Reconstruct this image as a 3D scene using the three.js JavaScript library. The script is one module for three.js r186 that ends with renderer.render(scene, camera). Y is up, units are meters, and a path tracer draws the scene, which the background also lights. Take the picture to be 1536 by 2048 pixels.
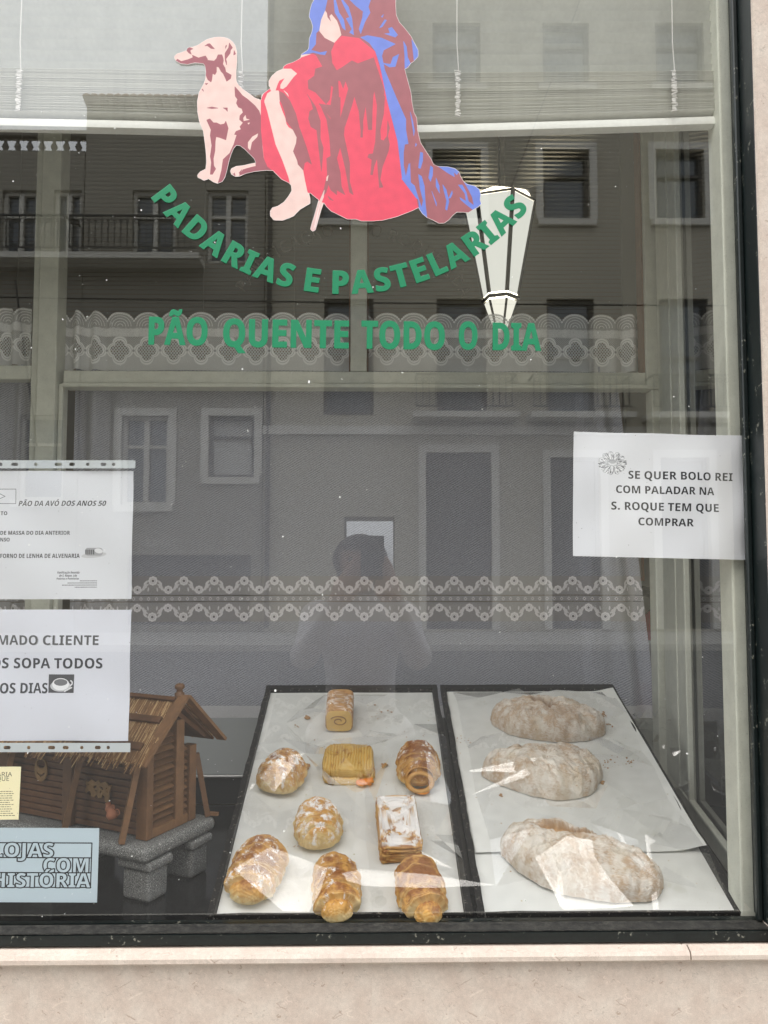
import * as THREE from 'three';
import { mergeGeometries, mergeVertices } from 'three/addons/utils/BufferGeometryUtils.js';
import { RoundedBoxGeometry } from 'three/addons/geometries/RoundedBoxGeometry.js';
import { FontLoader } from 'three/addons/loaders/FontLoader.js';
import { MarchingCubes } from 'three/addons/objects/MarchingCubes.js';
import { createNoise3D } from 'simplex-noise';

// ---------- camera, sky, sun, exposure ----------
const scene = new THREE.Scene();
const FOCAL = 1540, PITCH = 3.5 * Math.PI / 180, YAW = 0.86 * Math.PI / 180;
const camera = new THREE.PerspectiveCamera(2 * Math.atan(1024 / FOCAL) * 180 / Math.PI, 0.75, 0.05, 400);
camera.position.set(0, 1.5, 1.28);
camera.rotation.order = 'YXZ';
camera.rotation.set(PITCH, -YAW, 0);
camera.updateMatrixWorld(true);

const SKY = [1.0, 1.04, 1.08];
{
  const w = 128, h = 64, data = new Float32Array(w * h * 4);
  for (let j = 0; j < h; j++) for (let i = 0; i < w; i++) {
    const el = (j + 0.5) / h * Math.PI - Math.PI / 2, up = Math.max(0, Math.sin(el));
    const cloud = 0.05 * Math.sin(i / w * Math.PI * 6 + 1.3) * Math.cos(el) + 0.04 * Math.sin(i / w * Math.PI * 14 + j * 0.21) * Math.cos(el);
    const b = el > 0 ? (0.72 + 0.5 * up) * (1 + cloud) : 0.35, o = (j * w + i) * 4;
    data[o] = SKY[0] * b; data[o + 1] = SKY[1] * b; data[o + 2] = SKY[2] * b; data[o + 3] = 1;
  }
  const t = new THREE.DataTexture(data, w, h, THREE.RGBAFormat, THREE.FloatType);
  t.mapping = THREE.EquirectangularReflectionMapping; t.magFilter = t.minFilter = THREE.LinearFilter; t.needsUpdate = true;
  scene.background = t; scene.environment = t;
}
const sun = new THREE.DirectionalLight(0xfff3e2, 0.5);
sun.position.set(-4, 22, 13); sun.target.position.set(0, 1, 0);
sun.castShadow = true; sun.shadow.radius = 75; sun.shadow.mapSize.set(2048, 2048);
Object.assign(sun.shadow.camera, { left: -14, right: 14, top: 14, bottom: -14, near: 1, far: 60 });
scene.add(sun, sun.target);
const renderer = new THREE.WebGLRenderer({ antialias: true });
renderer.toneMapping = THREE.LinearToneMapping;
renderer.toneMappingExposure = 2.5;
renderer.shadowMap.enabled = true;

// ---------- helpers ----------
function rngOf(a) { return () => { a |= 0; a = a + 0x6D2B79F5 | 0; let t = Math.imul(a ^ a >>> 15, 1 | a); t = t + Math.imul(t ^ t >>> 7, 61 | t) ^ t; return ((t ^ t >>> 14) >>> 0) / 4294967296; }; }
const noise3 = createNoise3D(rngOf(7));
const fbm = (x, y, z, o = 4) => { let s = 0, a = 0.5, f = 1; for (let i = 0; i < o; i++) { s += a * noise3(x * f, y * f, z * f); a *= 0.5; f *= 2.03; } return s; };
const clamp = (x, a = 0, b = 1) => Math.min(b, Math.max(a, x));
const sstep = (a, b, x) => { const t = clamp((x - a) / (b - a)); return t * t * (3 - 2 * t); };
const lerp = THREE.MathUtils.lerp;
const V = (x, y, z) => new THREE.Vector3(x, y, z);
const ray = (px, py) => V((px - 768) / FOCAL, (1024 - py) / FOCAL, -1).applyQuaternion(camera.quaternion);
// the point of the vertical plane at depth z that is seen at a place of the photograph
const P = (px, py, z) => { const d = ray(px, py); return camera.position.clone().addScaledVector(d, (z - camera.position.z) / d.z); };

const taken = {};
function numbered(name) { const n = taken[name] = (taken[name] ?? -1) + 1; return n ? `${name}_${String(n).padStart(3, '0')}` : name; }
const things = [];
function thing(name, label, category, group) {
  const o = new THREE.Group(); o.name = numbered(name); scene.add(o);
  o.userData = { label, category }; if (group) o.userData.group = group;
  things.push(o); return o;
}
function obj(name, geometry, material, parent) {
  const m = new THREE.Mesh(geometry, material); m.name = name; m.castShadow = m.receiveShadow = true; parent.add(m); return m;
}
function single(name, geometry, material, label, category, group) {
  const m = obj(numbered(name), geometry, material, scene); m.userData = { label, category }; if (group) m.userData.group = group; things.push(m); return m;
}
function struct(name, geometry, material) { const m = obj(name, geometry, material, scene); m.userData.kind = 'structure'; return m; }
// moves the origin of a thing to its base without moving its parts
function settle(o) {
  o.updateMatrixWorld(true);
  const b = new THREE.Box3().setFromObject(o); if (b.isEmpty()) return;
  const base = V((b.min.x + b.max.x) / 2, b.min.y, (b.min.z + b.max.z) / 2);
  if (o.position.lengthSq() > 0 || o.rotation.x || o.rotation.y || o.rotation.z) return;
  if (o.isMesh) o.geometry.translate(-base.x, -base.y, -base.z); else for (const c of o.children) c.position.sub(base);
  o.position.copy(base);
}
// uv in metres from positions, by the way each face points
function metres(g, k = 1) {
  g = g.index ? g.toNonIndexed() : g; const p = g.attributes.position, n = g.attributes.normal, uv = new Float32Array(p.count * 2);
  for (let i = 0; i < p.count; i += 3) {
    let ax = 0, ay = 0, az = 0;
    const a = V().fromBufferAttribute(p, i), b = V().fromBufferAttribute(p, i + 1), c = V().fromBufferAttribute(p, i + 2), f = b.clone().sub(a).cross(c.clone().sub(a));
    ax = Math.abs(f.x); ay = Math.abs(f.y); az = Math.abs(f.z);
    for (let j = i; j < i + 3; j++) {
      const x = p.getX(j), y = p.getY(j), z = p.getZ(j);
      const [u, v] = az >= ax && az >= ay ? [x, y] : ax >= ay ? [z, y] : [x, z];
      uv[j * 2] = u * k; uv[j * 2 + 1] = v * k;
    }
  }
  g.setAttribute('uv', new THREE.BufferAttribute(uv, 2)); return g;
}
function box(x0, x1, y0, y1, z0, z1, bevel = 0) {
  const w = Math.abs(x1 - x0), h = Math.abs(y1 - y0), d = Math.abs(z1 - z0);
  const g = bevel ? new RoundedBoxGeometry(w, h, d, 2, Math.min(bevel, w / 2.01, h / 2.01, d / 2.01)) : new THREE.BoxGeometry(w, h, d);
  g.translate((x0 + x1) / 2, (y0 + y1) / 2, (z0 + z1) / 2); return metres(g);
}
// a bar of a rectangular section between two points
function bar(a, b, w, h, up = V(0, 1, 0)) {
  const d = b.clone().sub(a), g = new THREE.BoxGeometry(w, h, d.length()), m = new THREE.Matrix4();
  const z = d.clone().normalize(), x = up.clone().cross(z).normalize(), y = z.clone().cross(x);
  m.makeBasis(x, y, z).setPosition(a.clone().add(b).multiplyScalar(0.5)); g.applyMatrix4(m); return metres(g);
}
function tube(points, r, seg = 24, rad = 6) { return new THREE.TubeGeometry(new THREE.CatmullRomCurve3(points), seg, r, rad, false); }
const merge = (list) => mergeGeometries(list.map((g) => { g = g.index ? g.toNonIndexed() : g; for (const k of Object.keys(g.attributes)) if (!['position', 'normal', 'uv'].includes(k)) g.deleteAttribute(k); return g; }));
function profile(points, x0, x1) { // a section in (z, y) drawn along x
  const s = new THREE.Shape(points.map(([z, y]) => new THREE.Vector2(-z, y))), g = new THREE.ExtrudeGeometry(s, { depth: x1 - x0, bevelEnabled: false });
  g.rotateY(Math.PI / 2); g.translate(x0, 0, 0); return metres(g);
}
function canvasOf(w, h, draw) { const c = document.createElement('canvas'); c.width = w; c.height = h; draw(c.getContext('2d'), w, h); return c; }
function texOf(c, srgb = true, repeat) {
  const t = new THREE.CanvasTexture(c); if (srgb) t.colorSpace = THREE.SRGBColorSpace; t.magFilter = THREE.LinearFilter;
  if (repeat) { t.wrapS = t.wrapT = THREE.RepeatWrapping; t.repeat.set(repeat[0], repeat[1] ?? repeat[0]); } return t;
}
// a tileable noise picture computed value by value: f(u, v, n) with n(freq, octaves, seed) periodic noise in -1..1; returns [r, g, b] in 0..255
function noiseTex(size, f, srgb, repeat) {
  const data = new Uint8Array(size * size * 4);
  for (let j = 0; j < size; j++) for (let i = 0; i < size; i++) {
    const u = i / size, v = j / size, cu = Math.cos(u * 2 * Math.PI), su = Math.sin(u * 2 * Math.PI);
    const n = (fr, o, seed = 0) => { // blend of two shifted copies hides the seam
      const e = sstep(0, 0.15, v), a = fbm(cu * fr / 6.28 + seed, su * fr / 6.28, v * fr, o);
      return e < 1 ? lerp(fbm(cu * fr / 6.28 + seed, su * fr / 6.28, (v + 1) * fr, o), a, e) : a;
    };
    const c = f(u, v, n), o = (j * size + i) * 4; data[o] = clamp(c[0], 0, 255); data[o + 1] = clamp(c[1], 0, 255); data[o + 2] = clamp(c[2], 0, 255); data[o + 3] = 255;
  }
  const t = new THREE.DataTexture(data, size, size); t.magFilter = THREE.LinearFilter; t.wrapS = t.wrapT = THREE.RepeatWrapping; if (srgb) t.colorSpace = THREE.SRGBColorSpace;
  if (repeat) t.repeat.set(repeat, repeat); t.needsUpdate = true; return t;
}
const M = (o) => new THREE.MeshStandardMaterial(o), MP = (o) => new THREE.MeshPhysicalMaterial(o);
const lin = (r, g, b) => new THREE.Color().setRGB(r, g, b);
const font = await new FontLoader().loadAsync('fonts/droid/droid_sans_bold.typeface.json');
const fontRegular = await new FontLoader().loadAsync('fonts/droid/droid_sans_regular.typeface.json');
const glyphW = (f, c, size) => (f.data.glyphs[c] ?? f.data.glyphs['?']).ha * size / f.data.resolution;
const glyphG = (f, c, size, depth, fat = 0) => new THREE.ExtrudeGeometry(f.generateShapes(c, size), { depth, bevelEnabled: !!fat, bevelSize: fat, bevelThickness: 0.0001, bevelSegments: 1, curveSegments: 5 });

// ---------- materials ----------
const stoneTexture = (() => {
  const S = 1024, r = rngOf(21);
  const base = canvasOf(S, S, (c) => {
    const im = c.createImageData(S, S);
    for (let j = 0; j < S; j++) for (let i = 0; i < S; i++) {
      const n = fbm(i / 120, j / 120, 3, 5), m = fbm(i / 22, j / 26, 9, 3), sp = noise3(i / 2.2, j / 2.2, 4), vein = Math.abs(fbm(i / 150, j / 90, 20, 4));
      let l = 1 + 0.045 * n + 0.045 * m + 0.07 * sp; if (vein < 0.009) l *= 0.92; if (sp > 0.86) l *= 0.8;
      const o = (j * S + i) * 4; im.data[o] = 197 * l; im.data[o + 1] = (182 + 4 * n) * l; im.data[o + 2] = (170 + 5 * n) * l; im.data[o + 3] = 255;
    }
    c.putImageData(im, 0, 0);
    for (let k = 0; k < 520; k++) { // shell fossils: broken curls and arcs
      const x = r() * S, y = r() * S, R = 4 + r() * r() * 38, a0 = r() * 6.28, n = 1 + (r() * 2.3 | 0);
      for (let q = 0; q < n; q++) {
        c.strokeStyle = r() < 0.5 ? `rgba(132,108,92,${0.12 + r() * 0.3})` : `rgba(228,212,198,${0.12 + r() * 0.3})`; c.lineWidth = 1 + r() * 3.2;
        const s0 = r() * 6, sw = 0.5 + r() * r() * 4; c.beginPath(); for (let e = 0; e <= 14; e++) { const an = s0 + sw * e / 14, w = 1 + 0.3 * noise3(Math.cos(an) * 1.5 + k, Math.sin(an) * 1.5, q), X = x + q * 3 + Math.cos(an + a0) * R * (1 - q * 0.25) * w, Y = y + q * 2 + Math.sin(an) * R * 0.6 * w; e ? c.lineTo(X, Y) : c.moveTo(X, Y); } c.stroke();
      }
    }
  });
  return base;
})();
const stone = M({ map: texOf(stoneTexture, true, [1.9, 1.9]), bumpMap: texOf(stoneTexture, false, [1.9, 1.9]), bumpScale: 0.0016, roughness: 0.72 });
const woodNoise = noiseTex(512, (u, v, n) => { const g = n(60, 3, 2) * 0.5, s = n(9, 4, 5), sp = n(120, 2, 8); let l = 205 + 18 * g + 22 * s; if (sp > 0.48) l -= 60; return [l, l, l]; }, false, 2.3);
const greyPaint = M({ color: lin(0.73, 0.74, 0.63), map: woodNoise, roughness: 0.45, bumpMap: woodNoise, bumpScale: 0.0006 });
const jambPaint = greyPaint;
const greenNoise = noiseTex(512, (u, v, n) => { const a = n(14, 4, 1), b = n(70, 3, 4), w = a + 0.7 * b; const k = w > 0.62 ? 1 : 0; return k ? [120, 118, 108] : [16 + 10 * b, 25 + 12 * b, 25 + 12 * b]; }, true, 2.1);
const greenPaint = MP({ map: greenNoise, roughness: 0.38, bumpMap: greenNoise, bumpScale: 0.0005, clearcoat: 0.25, clearcoatRoughness: 0.3 });
const dustNoise = noiseTex(512, (u, v, n) => { const a = n(20, 4, 3), b = n(90, 3, 6); const l = 40 + 34 * a + 30 * b; return [l * 1.03, l, l * 0.93]; }, true, 2.7);
const dustyLedge = M({ map: dustNoise, roughness: 0.9, bumpMap: dustNoise, bumpScale: 0.0015 });
const plaster = M({ color: lin(0.5, 0.46, 0.4), map: noiseTex(256, (u, v, n) => { const l = 225 + 22 * n(8, 4, 2) + 10 * n(60, 2, 1); return [l, l, l]; }, false, 0.8), roughness: 0.9 });
const darkRoom = M({ color: lin(0.36, 0.3, 0.23), roughness: 0.85 });
const blackTop = MP({ color: lin(0.012, 0.012, 0.013), roughness: 0.16, map: noiseTex(256, (u, v, n) => { const l = 190 + 60 * n(30, 3, 1); return [l, l, l]; }, false, 3) });

// ---------- the street ----------
const GX0 = -1.18, GX1 = P(1501, 900, 0.02).x; // clear width of the shop window
struct('ground', metres(new THREE.PlaneGeometry(300, 300).rotateX(-Math.PI / 2).translate(0, -0.16, 0)), M({ color: lin(0.14, 0.135, 0.13), roughness: 0.95 }));
const paveTex = noiseTex(256, (u, v, n) => { const l = 190 + 30 * n(40, 3, 2) + 20 * n(8, 3, 4); return [l, l, l * 0.97]; }, false, 1.4);
struct('pavement', box(-20, 20, -0.156, 0, 0.05, 2.1, 0.01), M({ color: lin(0.58, 0.56, 0.52), map: paveTex, roughness: 0.9 }));
struct('road', box(-20, 20, -0.155, -0.12, 2.11, 12.4), M({ color: lin(0.16, 0.155, 0.15), map: paveTex, roughness: 0.9 }));
struct('pavement_opposite', box(-20, 20, -0.156, 0, 12.41, 14.68, 0.01), M({ color: lin(0.58, 0.56, 0.52), map: paveTex, roughness: 0.9 }));

// houses across the street: what the shop glass mirrors. q() finds where on their fronts a mirrored spot lies
const FZ = 14.7;
const q = (px, py) => { const p = P(px, py, -FZ); return [p.x, p.y]; };
const rect = (a, b, c, d) => { const [x0, y1] = q(a, b), [x1, y0] = q(c, d); return [x0, x1, y0, y1]; };
const darkFrame = M({ color: lin(0.05, 0.045, 0.04), roughness: 0.6 });
const paleFrame = M({ color: lin(0.6, 0.58, 0.52), roughness: 0.6 });
const streetGlass = MP({ color: lin(0.1, 0.115, 0.13), roughness: 0.08, metalness: 0.2 });
const ironRail = M({ color: lin(0.02, 0.02, 0.02), roughness: 0.6 });
function house(label, x0, x1, y1, wallMat, openings, opts = {}) {
  const t = thing('town_house', label, 'house', 'houses across the street');
  const s = new THREE.Shape([[x0, 0], [x1, 0], [x1, y1], [x0, y1]].map((p) => new THREE.Vector2(...p)));
  for (const [a, b, c, d] of openings.map((o) => o.r)) s.holes.push(new THREE.Path([[a, c], [b, c], [b, d], [a, d]].map((p) => new THREE.Vector2(...p))));
  const g = new THREE.ExtrudeGeometry(s, { depth: 0.35, bevelEnabled: false }); g.translate(0, 0, FZ);
  obj('wall', metres(g), wallMat, t);
  for (const o of openings) {
    const [a, b, c, d] = o.r, f = 0.07;
    if (o.open) { obj('passage_wall', merge([box(a - 0.02, a - 0.3, 0, d, FZ + 0.351, FZ + 2.2), box(b + 0.02, b + 0.3, 0, d, FZ + 0.351, FZ + 2.2), box(a - 0.3, b + 0.3, d + 0.01, d + 0.3, FZ + 0.351, FZ + 2.2)]), wallMat, t); continue; }
    const w = obj('window', merge([box(a, a + f, c, d, FZ + 0.1, FZ + 0.2), box(b - f, b, c, d, FZ + 0.1, FZ + 0.2), box(a + f, b - f, d - f, d, FZ + 0.1, FZ + 0.2), box(a + f, b - f, c, c + f, FZ + 0.1, FZ + 0.2), box(a + f, b - f, lerp(c, d, o.bar ?? 0.66) - 0.03, lerp(c, d, o.bar ?? 0.66) + 0.03, FZ + 0.12, FZ + 0.19), ...(o.split ? [box((a + b) / 2 - 0.05, (a + b) / 2 + 0.05, c + f, d - f, FZ + 0.09, FZ + 0.185)] : [])]), o.pale ? paleFrame : darkFrame, t);
    obj('pane', box(a + 0.01, b - 0.01, c + 0.01, d - 0.01, FZ + 0.21, FZ + 0.22), o.solid ? o.solid : streetGlass, w);
    if (!o.door) obj('sill', box(a - 0.12, b + 0.12, c - 0.14, c - 0.002, FZ - 0.1, FZ - 0.003), opts.trim ?? paleFrame, w);
    if (o.surround) obj('surround', merge([box(a - 0.16, a - 0.003, c, d + 0.16, FZ - 0.05, FZ - 0.002), box(b + 0.003, b + 0.16, c, d + 0.16, FZ - 0.05, FZ - 0.002), box(a - 0.002, b + 0.002, d + 0.003, d + 0.16, FZ - 0.05, FZ - 0.002)]), opts.trim ?? paleFrame, w);
  }
  obj('side_wall', merge([box(x0, x0 + 0.3, 0, y1, FZ + 0.351, FZ + 2.4), box(x1 - 0.3, x1, 0, y1, FZ + 0.351, FZ + 2.4), box(x0, x1, y1 - 0.1, y1 + 0.05, FZ + 0.352, FZ + 2.4)]), wallMat, t);
  return t;
}
function balcony(t, a, b, y0, h, deep = 0.55) {
  const bits = [box(a, b, y0 + h - 0.04, y0 + h, FZ - deep, FZ - deep + 0.04), box(a, b, y0 + 0.1, y0 + 0.13, FZ - deep, FZ - deep + 0.03)];
  for (let x = a; x <= b; x += 0.13) bits.push(box(x, x + 0.022, y0 + 0.131, y0 + h - 0.041, FZ - deep + 0.004, FZ - deep + 0.024));
  for (let x = a + 0.065; x < b; x += 0.13) { const g = new THREE.TorusGeometry(0.045, 0.009, 4, 10); g.translate(x + 0.01, y0 + h - 0.13, FZ - deep + 0.014); bits.push(metres(g)); }
  for (const x of [a, b]) bits.push(box(x, x + 0.03, y0 + h - 0.04, y0 + h, FZ - deep + 0.041, FZ - 0.004));
  const r = obj('balcony_rail', merge(bits), ironRail, t);
  obj('balcony_slab', box(a - 0.06, b + 0.06, y0 - 0.12, y0, FZ - deep - 0.06, FZ - 0.004), paleFrame, t); return r;
}
const wallOchre = M({ color: lin(0.56, 0.52, 0.43), map: paveTex, roughness: 0.95 });
const wallGrey = M({ color: lin(0.27, 0.245, 0.21), map: paveTex, roughness: 0.95 });
const wallBrown = M({ color: lin(0.38, 0.355, 0.305), map: paveTex, roughness: 0.95 });
const shutter = M({ color: lin(0.5, 0.5, 0.47), roughness: 0.7 }), darkDoor = M({ color: lin(0.05, 0.045, 0.04), roughness: 0.5 });
{ // left: brown house with a parapet of balusters
  const xe = q(165, 500)[0], top = q(0, 300)[1];
  const t = house('low brown town house with stone baluster parapet, mirrored at the left edge of the glass', -12, xe, top, wallBrown, [
    { r: rect(-260, 380, -190, 525), door: 1, split: 1, pale: 1 }, { r: rect(-130, 380, -60, 525), door: 1, split: 1, pale: 1 }, { r: rect(5, 380, 70, 525), door: 1, split: 1, pale: 1 }, { r: rect(108, 380, 160, 525), door: 1, split: 1, pale: 1 },
    { r: rect(-120, 830, -30, 1000), pale: 1 }, { r: rect(40, 830, 125, 1000), pale: 1 }]);
  balcony(t, q(-280, 0)[0], q(160, 0)[0], q(0, 525)[1], q(0, 450)[1] - q(0, 525)[1]);
  const by = top, bh = q(0, 268)[1] - top;
  for (let x = -11; x < xe - 0.1; x += 0.26) { const g = new THREE.LatheGeometry([[0.05, 0], [0.03, 0.06], [0.075, 0.15], [0.03, 0.26], [0.05, bh]].map((p) => new THREE.Vector2(...p)), 10); g.translate(x, by + 0.002, FZ + 0.15); obj('baluster', g, wallGrey, t); }
  obj('parapet_rail', box(-12, xe, by + bh + 0.002, by + bh + 0.12, FZ + 0.03, FZ + 0.27), wallGrey, t);
}
{ // middle: grey house with a tiled eave
  const x0 = q(167, 500)[0], x1 = q(529, 500)[0], top = q(0, 216)[1];
  const t = house('grey town house with scalloped tile eave, mirrored behind the dog of the sticker', x0, x1, top, wallBrown, [
    { r: rect(265, 380, 350, 525), door: 1, split: 1, pale: 1 }, { r: rect(415, 380, 495, 525), door: 1, split: 1, pale: 1 },
    { r: rect(245, 832, 335, 1010), split: 1, pale: 1, surround: 1 }, { r: rect(418, 832, 508, 955), surround: 1, solid: shutter },
    { r: rect(255, 1110, 500, 1250), door: 1, solid: darkDoor }]);
  balcony(t, q(170, 0)[0], q(412, 0)[0], q(0, 525)[1], q(0, 450)[1] - q(0, 525)[1]);
  for (let x = x0 + 0.08; x < x1; x += 0.165) { const g = new THREE.CylinderGeometry(0.08, 0.08, 0.5, 10, 1, false, -Math.PI / 2, Math.PI); g.rotateX(Math.PI / 2); g.rotateZ(Math.PI); g.rotateX(0.35); g.translate(x, top + 0.03, FZ - 0.05); obj('roof_tile', g, M({ color: lin(0.3, 0.16, 0.1), roughness: 0.9, side: THREE.DoubleSide }), t); }
  let tx = q(372, 0)[0], size = 0.15; // the bar's name over its door reads the right way in the street
  const sign = new THREE.Group(); sign.name = 'sign_lettering'; t.add(sign);
  for (const c of 'TAPAS') { const g = glyphG(font, c, size, 0.02); g.rotateY(Math.PI); g.translate(tx, q(0, 1093)[1], FZ - 0.004); obj('letter', g, paleFrame, sign); tx -= glyphW(font, c, size) * 1.05; }
}
{ // right: tall ochre house with a passage through it
  const x0 = q(531, 500)[0], x1 = 9, top = 13.8, win = [], bw = [];
  for (const [a, b] of [[640, 735], [865, 962], [1085, 1180], [1310, 1410], [1535, 1635]]) {
    win.push({ r: rect(a, 45, b, 170) }, { r: rect(a, 300, b, 440), surround: 1 }, { r: rect(a + 8, 597, b + 12, 830), door: 1, bar: 0.5 }); bw.push([a - 38, b + 52]);
  }
  win.push({ r: rect(688, 1033, 790, 1256).map((v, i) => i === 2 ? 0.02 : v), open: 1 });
  win.push({ r: rect(852, 905, 985, 1252).map((v, i) => i === 2 ? 0.05 : v), door: 1, surround: 1, solid: darkDoor }, { r: rect(1100, 915, 1205, 1252).map((v, i) => i === 2 ? 0.05 : v), door: 1, surround: 1, solid: darkDoor }, { r: rect(1320, 915, 1425, 1252).map((v, i) => i === 2 ? 0.05 : v), door: 1, surround: 1, solid: darkDoor });
  const t = house('tall ochre town house with iron balconies, mirrored right of the middle', x0, x1, top, wallOchre, win);
  for (const [a, b] of bw.slice(1)) balcony(t, q(a, 0)[0], q(b, 0)[0], q(0, 830)[1], q(0, 755)[1] - q(0, 830)[1]);
  obj('string_course', box(x0, x1, q(0, 868)[1], q(0, 852)[1], FZ - 0.12, FZ - 0.003), paleFrame, t);
  obj('downpipe', tube([V(q(545, 0)[0], 0.1, FZ - 0.08), V(q(545, 0)[0], 6, FZ - 0.08), V(q(545, 0)[0], 16, FZ - 0.08)], 0.05, 6, 8), darkFrame, t);
}
{ // overhead cables
  const line = (a, b, sag, r) => { const p = []; for (let i = 0; i <= 8; i++) { const t = i / 8; p.push(a.clone().lerp(b, t).add(V(0, -sag * 4 * t * (1 - t), 0))); } return tube(p, r, 32, 5); };
  const at = (px, py, z) => { const p = P(px, py, -z); return V(p.x, p.y, z); };
  single('overhead_cable', line(at(-200, 590, 9), at(1700, 612, 9), 0.03, 0.011), ironRail, 'thin black cable running level across the street, mirrored above the lace', 'cable');
  single('overhead_cable', line(at(1180, -60, 7), at(1012, 400, 7), 0.05, 0.008), ironRail, 'thin black cable slanting down towards the lantern in the mirrored street', 'cable');
  single('overhead_cable', line(at(30, 560, 8), at(75, 900, 8), 0.02, 0.013), ironRail, 'thin black cable dropping steeply at the left of the mirrored street', 'cable');
}
{ // the photographer, seen only in the glass
  const J = { hd: [-0.045, 1.49, 1.58, 0.098], ch: [-0.045, 1.425, 1.55, 0.06], nk: [-0.045, 1.36, 1.63, 0.055], ct: [-0.045, 1.22, 1.65, 0.15], wa: [-0.045, 1.0, 1.66, 0.125], hp: [-0.045, 0.86, 1.67, 0.145], sl: [-0.2, 1.27, 1.64, 0.07], sr: [0.11, 1.27, 1.64, 0.07], el: [-0.24, 1.16, 1.46, 0.045], er: [0.16, 1.16, 1.46, 0.045], wl: [-0.09, 1.4, 1.375, 0.032], wr: [0.05, 1.4, 1.375, 0.032], kl: [-0.135, 0.46, 1.67, 0.065], kr: [0.045, 0.46, 1.67, 0.065], al: [-0.145, 0.08, 1.68, 0.045], ar: [0.055, 0.08, 1.68, 0.045], tl: [-0.16, 0.045, 1.5, 0.035], tr: [0.07, 0.045, 1.5, 0.035], hl: [-0.15, 0.82, 1.67, 0.1], hr: [0.06, 0.82, 1.67, 0.1] };
  for (let k = 0; k < 4; k++) { J['fl' + k] = [-0.062 + k * 0.004, 1.45 + k * 0.018, 1.345, 0.011]; J['fr' + k] = [0.052 - k * 0.004, 1.45 + k * 0.018, 1.345, 0.011]; }
  const bones = 'hd-ch hd-nk nk-ct ct-wa wa-hp ct-sl ct-sr sl-el sr-er el-wl er-wr hp-hl hp-hr hl-kl hr-kr kl-al kr-ar al-tl ar-tr wl-fl0 wl-fl1 wl-fl2 wl-fl3 wr-fr0 wr-fr1 wr-fr2 wr-fr3'.split(' ').map((s) => s.split('-').map((k) => J[k]));
  const field = (x, y, z) => {
    let d = 9;
    for (const [a, b] of bones) {
      const bx = b[0] - a[0], by = b[1] - a[1], bz = b[2] - a[2], px = x - a[0], py = y - a[1], pz = z - a[2], t = clamp((px * bx + py * by + pz * bz) / (bx * bx + by * by + bz * bz));
      const dd = Math.hypot(px - bx * t, py - by * t, pz - bz * t) - lerp(a[3], b[3], t), k = 0.025, h = clamp(0.5 + 0.5 * (d - dd) / k);
      d = lerp(d, dd, h) - k * h * (1 - h);
    }
    return d;
  };
  const N = 112, H = 0.86, cx = -0.045, cy = 0.8, cz = 1.55, mc = new MarchingCubes(N, M({}), true, false, 200000); mc.isolation = 0;
  for (let k = 0; k < N; k++) for (let j = 0; j < N; j++) for (let i = 0; i < N; i++) { const x = cx + ((i - N / 2) / (N / 2)) * H, y = cy + ((j - N / 2) / (N / 2)) * H, z = cz + ((k - N / 2) / (N / 2)) * H; mc.field[i + j * N + k * N * N] = Math.abs(x - cx) > 0.4 || z > 1.95 || z < 1.3 ? -1 : -field(x, y, z); }
  mc.update();
  const g = new THREE.BufferGeometry(), n = mc.count, pos = mc.positionArray.slice(0, n * 3), nor = mc.normalArray.slice(0, n * 3), col = new Float32Array(n * 3);
  for (let i = 0; i < n; i++) {
    const x = pos[i * 3] = cx + pos[i * 3] * H, y = pos[i * 3 + 1] = cy + pos[i * 3 + 1] * H, z = pos[i * 3 + 2] = cz + pos[i * 3 + 2] * H;
    const c = y > 1.355 && z < 1.42 ? [0.4, 0.25, 0.18] : y > 1.37 ? (z < 1.515 && y < 1.53 ? [0.4, 0.25, 0.18] : [0.03, 0.022, 0.018]) : y > 0.84 ? [0.58, 0.57, 0.58] : y > 0.1 ? [0.03, 0.035, 0.06] : [0.03, 0.03, 0.03]; col.set(c, i * 3);
  }
  g.setAttribute('position', new THREE.BufferAttribute(pos, 3)); g.setAttribute('normal', new THREE.BufferAttribute(nor, 3)); g.setAttribute('color', new THREE.BufferAttribute(col, 3));
  const t = thing('person', 'person in a pale grey jacket holding up a phone, mirrored in the glass', 'person');
  obj('body', g, M({ vertexColors: true, roughness: 0.8 }), t);
  const nose = new THREE.ConeGeometry(0.014, 0.04, 8); nose.rotateX(-1.2); nose.translate(-0.045, 1.475, 1.484); obj('nose', nose, M({ color: lin(0.4, 0.25, 0.18), roughness: 0.7 }), t);
  for (const s of [-1, 1]) { const e = new THREE.SphereGeometry(0.011, 10, 8); e.translate(-0.045 + s * 0.033, 1.5, 1.492); obj('eye', e, M({ color: lin(0.05, 0.04, 0.03), roughness: 0.3 }), t); }
  single('phone', box(-0.04, 0.04, 1.43, 1.58, 1.33, 1.339, 0.004), M({ color: lin(0.02, 0.02, 0.02), roughness: 0.3 }), 'black phone held up by the person mirrored in the glass', 'phone');
}

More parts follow.
